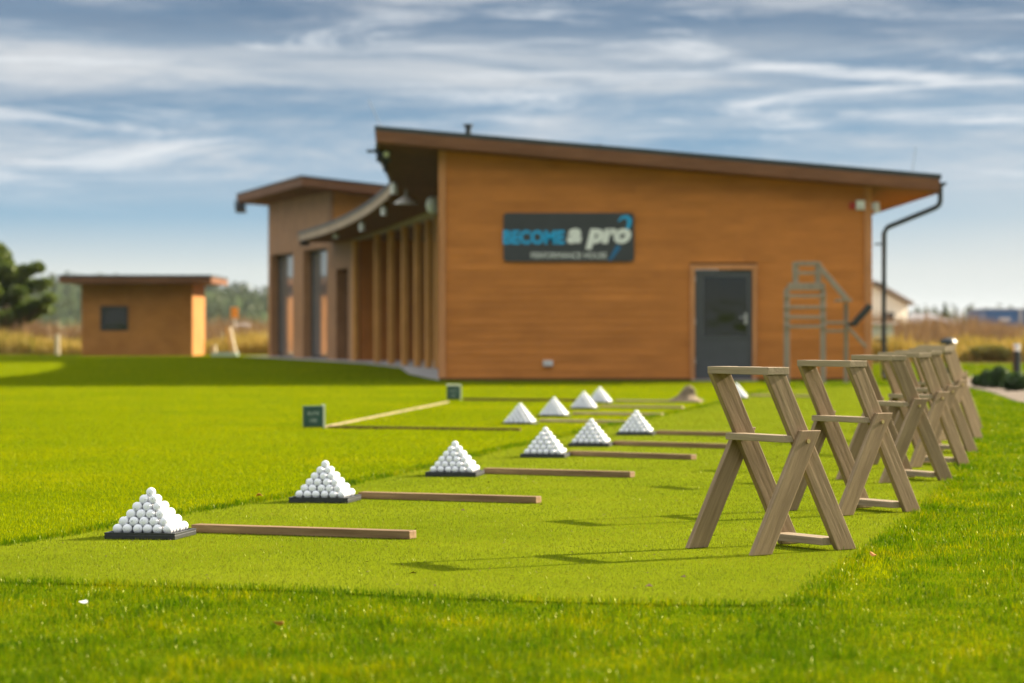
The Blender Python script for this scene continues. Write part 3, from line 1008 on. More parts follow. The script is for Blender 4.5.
# taller far block: gable wall above the low roof, roof slab
mb = MB()
mb.hexa([(-5.44, 81.52, 0.02), (3, 81.52, 0.02), (3, 81.8, 0.02), (-5.44, 81.8, 0.02)], [(-5.44, 81.52, 5.15), (3, 81.52, 4.2), (3, 81.8, 4.2), (-5.44, 81.8, 5.15)])
mb.build('upper_wall', 'cladding_lapped', club)
mb = MB()
mb.hexa([(-8.05, 92.0, 0.02), (3, 92.2, 0.02), (3, 92.5, 0.02), (-8.05, 92.3, 0.02)], [(-8.05, 92.0, 5.15), (3, 92.2, 4.2), (3, 92.5, 4.2), (-8.05, 92.3, 5.15)])
mb.build('upper_wall', 'cladding_lapped', club)
fl, bl, br, frr = (-6.3, 80.5, 5.52), (-9.56, 93.5, 5.62), (4, 94.5, 4.35), (4, 80.5, 4.35)
def slab(mbx, z0_, z1_, g=0.0):
    pts = [(fl[0] + g, fl[1] + g, fl[2]), (frr[0] - g, frr[1] + g, frr[2]), (br[0] - g, br[1] - g, br[2]), (bl[0] + g, bl[1] - g, bl[2])]
    mbx.hexa([(a, b, c + z0_) for a, b, c in pts], [(a, b, c + z1_) for a, b, c in pts])
mb = MB(); slab(mb, -0.05, 0.0)
r2 = mb.build('upper_roof', 'roof_membrane', club)
mb = MB(); slab(mb, -0.30, -0.052, 0.03)
mb.build('fascia', 'fascia_wood', r2)
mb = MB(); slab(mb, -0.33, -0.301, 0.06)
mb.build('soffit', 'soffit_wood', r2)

# ------------------------------------------------------------------ things on the clubhouse
sx0, sx1, sz0, sz1 = WX(503.5), WX(634), WZ(261.5), WZ(213)
YS = Y0 - 0.025
sg = thing('sign_board', 'black sign reading a pro in white beside blue capitals on the timber wall', 'sign', ((sx0 + sx1) / 2, YS, sz0))
rw, rh, rc = sx1 - sx0, sz1 - sz0, 0.06
pl = []
for cx_, cz_, a0 in ((rw / 2 - rc, rc, -90), (rw / 2 - rc, rh - rc, 0), (-rw / 2 + rc, rh - rc, 90), (-rw / 2 + rc, rc, 180)):
    for k in range(5):
        t = math.radians(a0 + k * 22.5)
        pl.append((cx_ + rc * math.cos(t), cz_ + rc * math.sin(t)))
N = len(pl)
mb = MB().add([(a, -0.03, b) for a, b in pl] + [(a, 0.012, b) for a, b in pl],
              [tuple(range(N)), tuple(range(2 * N - 1, N - 1, -1))] + [(i, (i + 1) % N, N + (i + 1) % N, N + i) for i in range(N)])
sub(sg, mb, 'panel', 'sign_black')

def text_mesh(name, txt, mat, parent, x0, x1, z0, z1, yy, shear=0.0, bold=0.0, rotz=0.0, depth=0.004):
    """flat lettering filling the box x0..x1, z0..z1 (parent's coordinates), standing at depth yy"""
    cu = bpy.data.curves.new(name + '_outline', 'FONT')
    cu.body = txt; cu.size = 1.0; cu.shear = shear; cu.offset = bold; cu.extrude = 0.01
    cu.resolution_u = 4
    to = bpy.data.objects.new(name + '_outline', cu)
    COL.objects.link(to)
    dg = bpy.context.evaluated_depsgraph_get(); dg.update()
    me = bpy.data.meshes.new_from_object(to.evaluated_get(dg))
    COL.objects.unlink(to); bpy.data.objects.remove(to); bpy.data.curves.remove(cu)
    v = np.zeros(len(me.vertices) * 3, np.float32); me.vertices.foreach_get('co', v); v = v.reshape(-1, 3)
    lo, hi = v.min(0), v.max(0)
    u = (v - lo) / np.maximum(hi - lo, 1e-6)
    nv = np.stack([x0 + u[:, 0] * (x1 - x0), yy - u[:, 2] * depth, z0 + u[:, 1] * (z1 - z0)], 1)
    me.vertices.foreach_set('co', nv.astype(np.float32).ravel()); me.update()
    me.name = name
    me.materials.clear(); me.materials.append(MATS[mat])
    o = bpy.data.objects.new(name, me); COL.objects.link(o); o.parent = parent
    return o
def SX(px): return WX(px) - (sx0 + sx1) / 2
def SZ(py): return WZ(py) - sz0
text_mesh('blue_lettering', 'BECOME', 'sign_blue', sg, SX(503.0), SX(564.5), SZ(244.5), SZ(230.2), -0.032, 0.0, 0.045)
text_mesh('white_lettering', 'a pro', 'sign_white', sg, SX(566.8), SX(631), SZ(249.5), SZ(228.5), -0.0325, 0.22, 0.062)
text_mesh('small_lettering', 'PERFORMANCE HOUSE', 'sign_white', sg, SX(531), SX(606.5), SZ(258.5), SZ(252.5), -0.032, 0.0, 0.0)
def ribbon(pts, ws, yy, mat, name):
    mb = MB(); vs = []
    P_ = [np.array(p) for p in pts]
    for i, p in enumerate(P_):
        d = P_[min(i + 1, len(P_) - 1)] - P_[max(i - 1, 0)]; d = d / np.hypot(*d); q = np.array((-d[1], d[0]))
        for s_ in (1, -1):
            v_ = p + q * s_ * ws[i] / 2
            vs.append((v_[0], yy, v_[1]))
    k = len(vs)
    vs += [(a, b + .003, c) for a, b, c in vs]
    fs = []
    for i in range(len(P_) - 1):
        q = (2 * i, 2 * i + 1, 2 * i + 3, 2 * i + 2)
        fs += [q, tuple(k + j for j in reversed(q)), (2 * i, 2 * i + 2, k + 2 * i + 2, k + 2 * i), (2 * i + 1, k + 2 * i + 1, k + 2 * i + 3, 2 * i + 3)]
    mb.add(vs, fs)
    return sub(sg, mb, name, mat)
ribbon([(SX(618.5), SZ(221.5)), (SX(622), SZ(217.5)), (SX(627), SZ(217)), (SX(629.5), SZ(220)), (SX(629), SZ(225)), (SX(626.5), SZ(229.5))], [.03, .05, .07, .09, .07, .05], -.0315, 'sign_blue', 'blue_swoosh')
ribbon([(SX(619), SZ(246)), (SX(615), SZ(252)), (SX(612), SZ(257)), (SX(609), SZ(260.5))], [.09, .08, .06, .04], -.0315, 'sign_blue_dark', 'blue_swoosh')

# small vent box low on the wall
c_ = (WX(548), Y0 - 0.02, WZ(366))
t_ = thing('vent_box', 'small pale vent box low on the brown timber wall', 'vent', c_)
mb = MB().box(-.085, .085, -.055, .006, 0, .10)
bd = sub(t_, mb, 'hood', 'pale_plastic', bevel=.008)
mb = MB()
for k in range(4):
    mb.hexa([(-.075, -.06, .012 + k * .022), (.075, -.06, .012 + k * .022), (.075, -.054, .012 + k * .022), (-.075, -.054, .012 + k * .022)],
            [(-.075, -.058, .022 + k * .022), (.075, -.058, .022 + k * .022), (.075, -.054, .022 + k * .022), (-.075, -.054, .022 + k * .022)])
sub(t_, mb, 'louvre', 'grey_metal')
# alarm boxes at the right corner
c_ = (WX(860), Y0 - 0.018, WZ(210))
t_ = thing('alarm_box', 'white alarm box near the top right corner of the wall', 'alarm', c_)
sub(t_, MB().box(-.075, .075, -.07, .004, 0, .17), 'case', 'lamp_white', bevel=.012)
sub(t_, MB().box(-.04, .04, -.085, -.068, .02, .06), 'lens', 'grey_metal', bevel=.006)
c_ = (WX(852), Y0 - 0.018, WZ(209))
t_ = thing('siren', 'small red siren left of the white alarm box', 'siren', c_)
sub(t_, MB().box(-.05, .05, -.03, .004, 0, .11), 'back_plate', 'red_plastic', bevel=.006)
sub(t_, MB().tube([(0, -.031, .055), (0, -.07, .055)], [.04, .03], 14), 'dome', 'red_plastic')
# wall lamp at the right corner under the eave
c_ = (xr + .10, Y0 + 0.0, WZ(214))
t_ = thing('wall_lamp', 'grey wall lamp on the right corner under the eave', 'lamp', c_)
sub(t_, MB().box(-.07, -.02, -.03, .05, .08, .20), 'bracket', 'grey_metal')
sub(t_, MB().tube([(.02, 0, .02), (.02, 0, .10), (.02, 0, .21)], [.055, .06, .045], 14), 'shade', 'pale_plastic', smooth=False)

# floodlights and lamps under the curved eave
def flood(px, py, Y, label, k=1.0, hang=0.12):
    p = at(px, py, Y)
    t_ = thing('floodlight', label, 'floodlight', p, 'floodlights under the eaves')
    mb = MB().tube([(0, 0, .10 * k), (0, 0, (.10 + hang) * k)], .02 * k, 8)
    mb.bar((-.12 * k, 0, .10 * k), (.12 * k, 0, .10 * k), .03 * k, .03 * k)
    mb.bar((-.12 * k, 0, .11 * k), (-.12 * k, 0, -.02 * k), .03 * k, .02 * k, (1, 0, 0)).bar((.12 * k, 0, .11 * k), (.12 * k, 0, -.02 * k), .03 * k, .02 * k, (1, 0, 0))
    sub(t_, mb, 'bracket', 'dark_metal')
    mb = MB().hexa([(-.11 * k, -.16 * k, -.10 * k), (.11 * k, -.16 * k, -.10 * k), (.11 * k, .10 * k, -.14 * k), (-.11 * k, .10 * k, -.14 * k)],
                   [(-.09 * k, -.10 * k, .06 * k), (.09 * k, -.10 * k, .06 * k), (.07 * k, .08 * k, .02 * k), (-.07 * k, .08 * k, .02 * k)])
    sub(t_, mb, 'housing', 'black_plastic', bevel=.01)
    return t_
f1 = flood(383.5, 153, 48.6, 'black floodlight with spread arms hanging at the front left roof corner', 1.15, .16)
sub(f1, MB().bar((-.30, -.05, .03), (.12, 0, .03), .05, .05).bar((.02, -.02, .0), (.04, -.06, -.34), .06, .05), 'arm', 'dark_metal')
sub(f1, MB().tube([(.06, -.20, -.04), (.06, -.13, -.02)], [.055, .045], 12), 'lens', 'lamp_white')
flood(305, 240, 81, 'black floodlight at the far left end of the curved eave', 1.3, .1)
f3 = flood(241, 206, 93, 'black floodlight under the left tip of the taller roof', 1.7, .05)
sub(f3, MB().bar((0, 0, .18), (.75, -.2, .10), .06, .05), 'arm', 'dark_metal')

def spot(px, py, Y, label, body='lamp_white'):
    p = at(px, py, Y)
    t_ = thing('spot_lamp', label, 'lamp', p, 'white spot lamps under the curved eave')
    sub(t_, MB().tube([(0, 0, .10), (0, 0, .24)], .018, 8).tube([(0, 0, .22), (0, 0, .25)], .05, 10), 'stem', 'dark_metal')
    sub(t_, MB().tube([(0, 0, -.12), (0, 0, .04), (0, 0, .11)], [.075, .07, .04], 14), 'shade', body)
spot(394, 188, 55, 'white cylindrical spot lamp nearest the front roof corner')
spot(384, 210, 62, 'white spot lamp second from the front roof corner')
spot(362, 226, 68, 'white spot lamp third from the front roof corner')
spot(336, 234, 75, 'white spot lamp farthest from the front roof corner')
p = at(406, 201, 57)
t_ = thing('dish_lamp', 'wide pale dish lamp hanging behind the front roof corner', 'lamp', p)
sub(t_, MB().tube([(0, 0, .02), (0, 0, .40)], .02, 8), 'stem', 'grey_metal')
sub(t_, MB().tube([(0, 0, -.06), (0, 0, -.03), (0, 0, .04), (0, 0, .10)], [.25, .24, .13, .05], 20), 'shade', 'pale_plastic')
p = at(432.5, 205, 55)
t_ = thing('globe_lamp', 'round white globe lamp at the top of the posts beside the wall', 'lamp', p)
sub(t_, MB().tube([(0, 0, -.17), (0, 0, -.12), (0, 0, 0), (0, 0, .12), (0, 0, .17)], [.05, .11, .14, .11, .05], 16), 'globe', 'lamp_white', smooth=True)
sub(t_, MB().bar((.1, 0, .12), (.35, .1, .18), .05, .05), 'bracket', 'dark_metal')

# ------------------------------------------------------------------ hut on the left
hut = thing('hut', 'small flat roofed timber hut with one window and a bright sunlit side', 'building', (-13, 95.3, 0))
hx0, hx1, hy0, hy1, hh_ = at(81.5, 330, 93.5)[0], at(192.5, 330, 93.5)[0], 93.5, 97.3, 2.50
wx0, wx1, wz0, wz1 = at(100.5, 330, 93.5)[0], at(128, 330, 93.5)[0], .9 + (330 - 330.5) / 28.9, .9 + (330 - 306) / 28.9
mb = MB()
mb.box(hx0, wx0, hy0, hy0 + .2, 0.01, hh_).box(wx1, hx1, hy0, hy0 + .2, 0.01, hh_)
mb.box(wx0, wx1, hy0, hy0 + .2, 0.01, wz0).box(wx0, wx1, hy0, hy0 + .2, wz1, hh_)
mb.box(hx0, hx0 + .2, hy0 + .201, hy1, .01, hh_).box(hx0 + .2, hx1 - .2, hy1 - .2, hy1, .01, hh_)
mb.build('front_wall', 'cladding_hut', hut)
MB().box(hx1 - .2, hx1, hy0 + .201, hy1, .01, hh_).build('side_wall', 'cladding_hut', hut)
mb = MB(); e = .07
mb.box(wx0, wx0 + e, hy0 - .02, hy0 + .1, wz0, wz1).box(wx1 - e, wx1, hy0 - .02, hy0 + .1, wz0, wz1)
mb.box(wx0 + e, wx1 - e, hy0 - .02, hy0 + .1, wz1 - e, wz1).box(wx0 + e, wx1 - e, hy0 - .02, hy0 + .1, wz0, wz0 + e)
wn = mb.build('window', 'dark_metal', hut)
MB().box(wx0 + e, wx1 - e, hy0 + .04, hy0 + .06, wz0 + e, wz1 - e).build('pane', 'glass_dark', wn)
rx0, rx1 = -15.55, -10.32
mb = MB().hexa([(rx0, 92.6, 2.52), (rx1, 92.6, 2.52), (rx1, 98.0, 2.52), (rx0, 98.0, 2.52)], [(rx0, 92.6, 2.72), (rx1, 92.6, 2.72), (rx1, 98.0, 2.72), (rx0, 98.0, 2.72)])
rf = mb.build('roof', 'fascia_wood', hut)
MB().box(rx0 - .02, rx1 + .02, 92.58, 98.02, 2.722, 2.79).build('membrane', 'roof_membrane', rf)

# ------------------------------------------------------------------ ball pyramids
BR = 0.0427 / 2
bm = bmesh.new(); bmesh.ops.create_icosphere(bm, subdivisions=3, radius=BR)
ball_me = bpy.data.meshes.new('golf_ball'); bm.to_mesh(ball_me); bm.free()
ball_me.polygons.foreach_set('use_smooth', [True] * len(ball_me.polygons))
ball_me.materials.append(MATS['golf_ball_white'])
bm = bmesh.new(); bmesh.ops.create_icosphere(bm, subdivisions=2, radius=BR)
lo_v = np.array([v.co[:] for v in bm.verts]); lo_f = np.array([[v.index for v in f.verts] for f in bm.faces]); bm.free()

ORD = ['first', 'second', 'third', 'fourth', 'fifth', 'sixth']
ROW = ['bottom', 'second', 'third', 'fourth', 'fifth', 'top']
# (pixel of the near right corner of the tray, rotation, tray height, how the pyramid is called)
PILES = [((175, 541.0), 10, 0.028, 'nearest tray'),
         ((348, 504.3), 9.5, 0.028, 'second nearest tray'),
         ((476, 477.8), 9, 0.028, 'third nearest tray'),
         ((564.5, 458.7), 9, 0.026, 'fourth nearest tray'),
         ((609, 447.5), 9, 0.026, 'fifth nearest tray'),
         ((653, 436.2), 8, 0.026, 'sixth nearest tray'),
         ((534, 425.0), 9, 0.014, 'back row leftmost tray'),
         ((567, 417.2), 9, 0.014, 'back row second tray'),
         ((596, 409.7), 9, 0.014, 'back row third tray'),
         ((611, 403.8), 9, 0.014, 'back row fourth tray'),
         ((748, 399.0), 8, 0.014, 'tray behind the nearest stand')]
TRAY_L = ['black square tray under the pyramid of golf balls nearest the camera', 'black square tray of the second nearest golf ball pyramid',
          'black square tray of the third nearest golf ball pyramid', 'black square tray of the fourth nearest golf ball pyramid',
          'black square tray of the fifth nearest golf ball pyramid', 'black square tray of the sixth nearest golf ball pyramid',
          'thin tray under the leftmost ball pyramid of the back row', 'thin tray under the second ball pyramid of the back row',
          'thin tray under the third ball pyramid of the back row', 'thin tray under the rightmost ball pyramid of the back row',
          'thin tray under the ball pyramid seen behind the nearest wooden stand']
TW = 0.315
first_ball = None
rest = []
for i, (pxy, ang, th, nm) in enumerate(PILES):
    cx_, cy_ = G(*pxy)
    a = math.radians(ang)
    U = np.array((-math.cos(a), math.sin(a)))      # leftwards along the front edge
    Vv = np.array((math.sin(a), math.cos(a)))      # backwards
    ctr = np.array((cx_, cy_)) + U * TW / 2 + Vv * TW / 2
    tr = thing('ball_tray', TRAY_L[i], 'tray', (ctr[0], ctr[1], 0.004), 'trays of golf balls')
    tr.rotation_euler = (0, 0, -a)
    h = TW / 2
    mb = MB().box(-h, h, -h, h, 0.0, th - .008)
    rim = MB()
    rim.box(-h, h, -h, -h + .012, th - .0078, th).box(-h, h, h - .012, h, th - .0078, th)
    rim.box(-h, -h + .012, -h + .012, h - .012, th - .0078, th).box(h - .012, h, -h + .012, h - .012, th - .0078, th)
    sub(tr, mb, 'base', 'black_plastic', bevel=.003)
    sub(tr, rim, 'rim', 'black_plastic')
    z0_ = 0.004 + th - .008 + BR
    for rr in range(6):
        nn_ = 6 - rr
        for j in range(nn_):          # from the left
            for k in range(nn_):      # from the front
                lx = (j - (nn_ - 1) / 2) * BR * 2.12
                ly = (k - (nn_ - 1) / 2) * BR * 2.12
                P = ctr - U * lx + Vv * ly
                P = (P[0] + random.uniform(-.0016, .0016), P[1] + random.uniform(-.0016, .0016), z0_ + rr * BR * 1.42)
                seen = (k == 0 or j == nn_ - 1)
                if i < 8 and seen:
                    if first_ball is None:
                        o = bpy.data.objects.new('golf_ball', ball_me); first_ball = o
                    else:
                        o = first_ball.copy()
                    COL.objects.link(o)
                    o.location = P
                    o.rotation_euler = (random.uniform(0, 6.2), random.uniform(0, 6.2), random.uniform(0, 6.2))
                    if rr == 5:
                        lab = 'single white golf ball on the very top of the %s' % nm
                    elif k == 0:
                        lab = 'white golf ball %s from left, %s row of front face, %s' % (ORD[j], ROW[rr], nm)
                    else:
                        lab = 'white golf ball %s behind right corner, %s row, sunlit face, %s' % (ORD[k - 1], ROW[rr], nm)
                    tag(o, lab, 'golf ball', 'golf balls stacked in pyramids')
                else:
                    rest.append(P)
R_ = np.array(rest)
nv = len(lo_v)
V = (R_[:, None, :] + lo_v[None]).reshape(-1, 3)
Fc = (np.arange(len(R_))[:, None, None] * nv + lo_f[None]).reshape(-1, 3)
o = np_mesh('golf_balls', V, [Fc], 'golf_ball_white')
o.data.polygons.foreach_set('use_smooth', [True] * len(o.data.polygons))
tag(o, 'white golf balls filling the far pyramids and the backs of the near ones', None, None, 'stuff')

# ------------------------------------------------------------------ timbers on the tee
TIMB = [((191, 533.5), (409.5, 540.5), 'brown timber board running right from the nearest ball tray'),
        ((358, 499.5), (536, 504.5), 'timber board running right from the second nearest ball tray'),
        ((483, 474.5), (630, 478.5), 'timber board running right from the third nearest ball tray'),
        ((568, 456.5), (691, 460.5), 'timber board running right from the fourth nearest ball tray'),
        ((613, 446.0), (730, 449.5), 'timber board running right from the fifth nearest ball tray'),
        ((656, 435.2), (735, 437.2), 'timber board running right from the sixth nearest ball tray'),
        ((539, 422.5), (626, 424.0), 'thin timber running right from the leftmost back row pyramid'),
        ((572, 415.0), (661, 416.2), 'thin timber running right from the second back row pyramid'),
        ((600, 408.0), (682, 409.0), 'thin timber running right from the third back row pyramid'),
        ((615, 402.2), (700, 403.0), 'thin timber running right from the fourth back row pyramid'),
        ((750, 396.5), (812, 397.5), 'thin pale timber on the turf behind the nearest wooden stand')]
for i, (a, b, lab) in enumerate(TIMB):
    A_, B2 = np.array(G(*a)), np.array(G(*b))
    L = np.hypot(*(B2 - A_)); ang = math.atan2(*(B2 - A_)[::-1])
    hgt = .036 if i < 6 else .026
    mb = MB()
    # the board's front lower edge runs from a to b
    mb.box(0, L, 0, .075, 0.0, hgt)
    o = mb.build('timber_board', 'timber_wood' if i < 6 else 'pale_timber', bevel=.004)
    o.location = (A_[0], A_[1], 0.004); o.rotation_euler = (0, 0, ang)
    tag(o, lab, 'timber', 'timber boards marking the hitting bays')

# frame of boards and two small distance markers on the lawn left of the clubhouse
def board(a, b, lab, mat, w_, h):
    A_, B2 = np.array(G(*a)), np.array(G(*b))
    L = np.hypot(*(B2 - A_)); ang = math.atan2(*(B2 - A_)[::-1])
    o = MB().box(0, L, 0, w_, 0, h).build('edge_board', mat, bevel=.003)
    o.location = (A_[0], A_[1], 0.001); o.rotation_euler = (0, 0, ang)
    tag(o, lab, 'board', 'boards edging the lawn strip by the markers')
board((327, 428.5), (520, 431.2), 'dark low edging board running right from the nearer green marker', 'dark_wood', .03, .024)  # dark wood puts the shade of the front face into the colour
board((463, 400.8), (600, 402.0), 'dark low edging board running right from the farther green marker', 'dark_wood', .03, .034)  # dark wood again for this board's shaded front
board((326, 428.0), (449, 402.8), 'pale narrow edging board between the two green markers', 'pale_timber', .022, .018)  # paler timber carries the light on the board's top in its colour
def marker(px, py, w_, h, rot, lab, edge_right=True):
    x_, y_ = G(px, py)
    t_ = thing('tee_marker', lab, 'marker sign', (x_, y_, 0.0), 'green marker boxes on the lawn')
    t_.rotation_euler = (0, 0, math.radians(rot))
    sub(t_, MB().box(-w_ / 2, w_ / 2, 0, .10, 0.012, h), 'box', 'marker_green', bevel=.006)
    sub(t_, MB().box(w_ / 2 + .001, w_ / 2 + .02, -.006, .11, 0.004, h + .012), 'edge_plate', 'marker_edge')
    text_mesh('lettering', 'ELITE', 'marker_text', t_, -w_ * .30, w_ * .30, h * .60, h * .75, -.002, 0, .02, depth=.002)
    text_mesh('lettering', '100', 'marker_text', t_, -w_ * .18, w_ * .18, h * .28, h * .44, -.002, 0, .02, depth=.002)
    return t_
marker(313.5, 428.5, .175, .205, 12, 'dark green square marker box with faint lettering and bright right edge')
m2 = marker(453.5, 400.5, .165, .185, 4, 'small green marker box with pale top nearest the clubhouse corner')
sub(m2, MB().box(-.085, .085, -.006, .11, .187, .205), 'top_plate', 'marker_edge')

# mound shaped stone on the lawn edge in front of the door
x_, y_ = G(686, 402)
from mathutils import noise as mnoise
bm = bmesh.new()
prof_ = [(0.0, .190), (.010, .205), (.022, .190), (.040, .145), (.065, .108), (.095, .088), (.125, .076), (.150, .060), (.172, .036), (.182, .012)]
NS = 40
rings_ = []
for zz, rr_ in prof_:
    ring_ = []
    for k in range(NS):
        t = 2 * math.pi * k / NS
        d = 1 + .28 * mnoise.noise(Vector((math.cos(t) * 1.1, math.sin(t) * 1.1, zz * 9 + 3))) + .10 * mnoise.noise(Vector((math.cos(t) * 4, math.sin(t) * 4, zz * 30)))
        ring_.append(bm.verts.new((math.cos(t) * rr_ * d + .03 * zz / .18, math.sin(t) * rr_ * d * .8, zz * 1.02 + .010 * mnoise.noise(Vector((math.cos(t) * 3, math.sin(t) * 3, zz * 20 + 9))))))
    rings_.append(ring_)
for a_, b_ in zip(rings_[:-1], rings_[1:]):
    for k in range(NS):
        bm.faces.new((a_[k], a_[(k + 1) % NS], b_[(k + 1) % NS], b_[k]))
bm.faces.new(rings_[-1]); bm.faces.new(list(reversed(rings_[0])))
me = bpy.data.meshes.new('stone'); bm.to_mesh(me); bm.free()
me.polygons.foreach_set('use_smooth', [True] * len(me.polygons))
me.materials.append(MATS['stone'])
o = bpy.data.objects.new('stone', me); COL.objects.link(o); o.location = (x_, y_, 0.004); o.scale = (1.12, 1.05, 1.08)
tag(o, 'tan mound shaped stone with pointed top and wide base on the tee edge', 'stone')

# ------------------------------------------------------------------ wooden stands
# local frame: x = along the X shaped side (short foot at 0, long foot at -), built so that
# origin = long leg foot of the near frame; +v towards the long feet, u from near frame to far frame
U3 = np.array((-0.541, 0.841)); V3 = np.array((0.841, 0.541))
def make_stand():
    t_ = thing('wooden_stand', 'weathered wooden X legged bag stand', 'stand', (0, 0, 0), 'folding wooden bag stands along the tee')
    # local axes: X = v, Y = u
    th, wd = 0.028, 0.088
    SP = 0.39           # distance between the two X frames
    H = 0.745
    dT, dP, hP, dF = -0.362, -0.228, 0.448, -0.457
    def leg(a, b, y0, cut_top):
        """board in the XZ plane between foot centre a and head centre b, ends cut level"""
        (x0, z0), (x1, z1) = a, b
        L = math.hypot(x1 - x0, z1 - z0)
        hw = wd / 2 * L / abs(z1 - z0)
        mb = MB()
        if cut_top:
            lo = [(x0 - hw, y0, z0), (x0 + hw, y0, z0), (x0 + hw, y0 + th, z0), (x0 - hw, y0 + th, z0)]
            hi = [(x1 - hw, y0, z1), (x1 + hw, y0, z1), (x1 + hw, y0 + th, z1), (x1 - hw, y0 + th, z1)]
            mb.hexa(lo, hi)
        else:                # square end
            d = ((x1 - x0) / L, (z1 - z0) / L); q = (-d[1], d[0])
            lo = [(x0 - hw, y0, z0), (x0 + hw, y0, z0), (x0 + hw, y0 + th, z0), (x0 - hw, y0 + th, z0)]
            e1 = (x1 + q[0] * wd / 2, z1 + q[1] * wd / 2); e2 = (x1 - q[0] * wd / 2, z1 - q[1] * wd / 2)
            if e1[0] > e2[0]: e1, e2 = e2, e1
            hi = [(e1[0], y0, e1[1]), (e2[0], y0, e2[1]), (e2[0], y0 + th, e2[1]), (e1[0], y0 + th, e1[1])]
            mb.hexa(lo, hi)
        return mb
    for y0 in (0.0, SP - th):
        sub(t_, leg((0.005, 0.0), (dT, H - .03), y0, True), 'long_leg', 'stand_wood_long', bevel=.003)
    for y0 in (-th - .003, SP + .003):
        top = (dP + (dP - dF) * .042 / hP, hP + .042)
        sub(t_, leg((dF, 0.0), top, y0, True), 'short_leg', 'stand_wood_short', bevel=.003)
    # top board with two shallow hollows along its far edge
        N = 28
    ya, yb = -.006, SP + .006
    far = []
    for i in range(N + 1):
        f = i / N
        yy = ya + (yb - ya) * f
        c = 0.0
        for cc in (0.30, 0.70):
            c += 0.035 * math.exp(-((f - cc) / 0.085) ** 2)
        far.append((0.060 - c, yy))
    poly = [(-0.047, ya)] + far + [(-0.047, yb)]
    mb = MB()
    n_ = len(poly)
    zt = H
    vs = [(dT + a, b, zt - .03) for a, b in poly] + [(dT + a, b, zt) for a, b in poly]
    mb.add(vs, [tuple(range(n_ - 1, -1, -1)), tuple(range(n_, 2 * n_))] + [(i, (i + 1) % n_, n_ + (i + 1) % n_, n_ + i) for i in range(n_)])
    sub(t_, mb, 'top_board', 'stand_wood_y', bevel=.002)
    # upper rail rests in the crotch of the X, lower rail near the long feet
    sub(t_, MB().box(dP - .090, dP - .012, .002, SP + .004, hP - .006, hP + .022), 'upper_rail', 'stand_wood_y', bevel=.003)
    sub(t_, MB().box(-.105, -.012, th + .001, SP - th - .001, 0.020, 0.050), 'lower_rail', 'stand_wood_y', bevel=.003)
    for y0, s_ in ((-th - .003, -1), (SP + th + .003, 1)):
        a = (dP + .0, y0, hP); b = (dP + .0, y0 + s_ * .008, hP)
        sub(t_, MB().tube([a, b], .009, 10), 'bolt', 'brass')
    return t_
STANDS = [((846.5, 551.2), 0, 'weathered wooden X legged stand nearest the camera'),
          ((913, 513.0), -1, 'second nearest wooden X legged stand on the tee edge'),
          ((946.5, 481.5), -1, 'third nearest wooden X legged stand on the tee edge'),
          ((964.5, 466.2), 0, 'fourth wooden X legged stand counted from the nearest'),
          ((973, 453.5), 1, 'fifth wooden X legged stand counted from the nearest'),
          ((979, 440.0), 2, 'sixth wooden X legged stand, leaning close behind the fifth'),
          ((979, 430.0), 3, 'seventh wooden X legged stand near the far end'),
          ((977, 422.0), 4, 'farthest wooden X legged stand at the end of the row')]
proto = make_stand()
base_rot = math.atan2(V3[1], V3[0])
for i, (q, da, lab) in enumerate(STANDS):
    o = proto if i == 0 else copy_tree(proto)
    x_, y_ = G(*q)
    o.location = (x_, y_, 0.006)
    o.rotation_euler = (0, 0, base_rot + math.radians(da + (0, 1.6, -2.4, 1.2, -1.0, 2.5, -2, 1)[i]))
    tag(o, lab)

# ------------------------------------------------------------------ tall wooden ladder frame by the wall
YF = 45.0
fr_ = thing('ladder_frame', 'tall grey wooden ladder frame with sloping rails before the clubhouse wall', 'ladder frame', (*G(805, 384), 0.004))
o0 = np.array((fr_.location.x, fr_.location.y, fr_.location.z))
def fp(px, py, Y=YF): return tuple(np.array(at(px, py, Y)) - o0)
def post(px, y0, y1, w_=.085, Y=YF, name='post', mat='grey_wood', px2=None):
    a, b = fp(px if px2 is None else px2, y1, Y), fp(px, y0, Y)
    a = (a[0], a[1], max(a[2], 0.0)) if y1 > 380 else a
    return sub(fr_, MB().bar(a, b, w_, .05, (0, 1, 0)), name, mat, bevel=.004)
post(786.5, 289, 384, .09); post(823, 289, 384, .09)
post(787.5, 287, 386, .07, 45.6); post(846, 303, 384, .075, 45.5)
post(795.5, 262, 287, .10); post(818, 262, 287, .10)
def rung(x0, x1, yy, d=.05, Y=YF, name='rung'):
    sub(fr_, MB().bar(fp(x0, yy, Y - .03), fp(x1, yy, Y - .03), .05, d), name, 'grey_wood', bevel=.003)
for yy in (296, 307, 317, 326.5):
    rung(784, 826, yy)
rung(788, 825, 286.5, .12, YF, 'platform')
rung(796, 818, 263.5, .07); rung(797, 817, 273, .05)
for Y_ in (YF + .02, YF + .5):
    sub(fr_, MB().bar(fp(817, 264, Y_), fp(848, 300.5, Y_), .06, .09), 'sloping_rail', 'grey_wood', bevel=.004)
sub(fr_, MB().bar(fp(836, 300.5, 45.25), fp(850, 300.5, 45.25), .5, .045), 'end_board', 'grey_wood', bevel=.004)
rung(824, 849, 322.5, .05, 45.3); rung(824, 847, 331, .05, 45.3)
sub(fr_, MB().bar(fp(852.5, 325, 45.3), fp(870, 305.5, 45.3), .30, .09, (0, 0, 1)), 'dark_panel', 'dark_metal', bevel=.005)
sub(fr_, MB().bar(fp(847, 326, 45.2), fp(866, 347, 45.2), .05, .05), 'strut', 'grey_wood', bevel=.003)
sub(fr_, MB().bar(fp(846, 325, 45.36), fp(854, 324, 45.36), .07, .06), 'bracket', 'dark_metal')

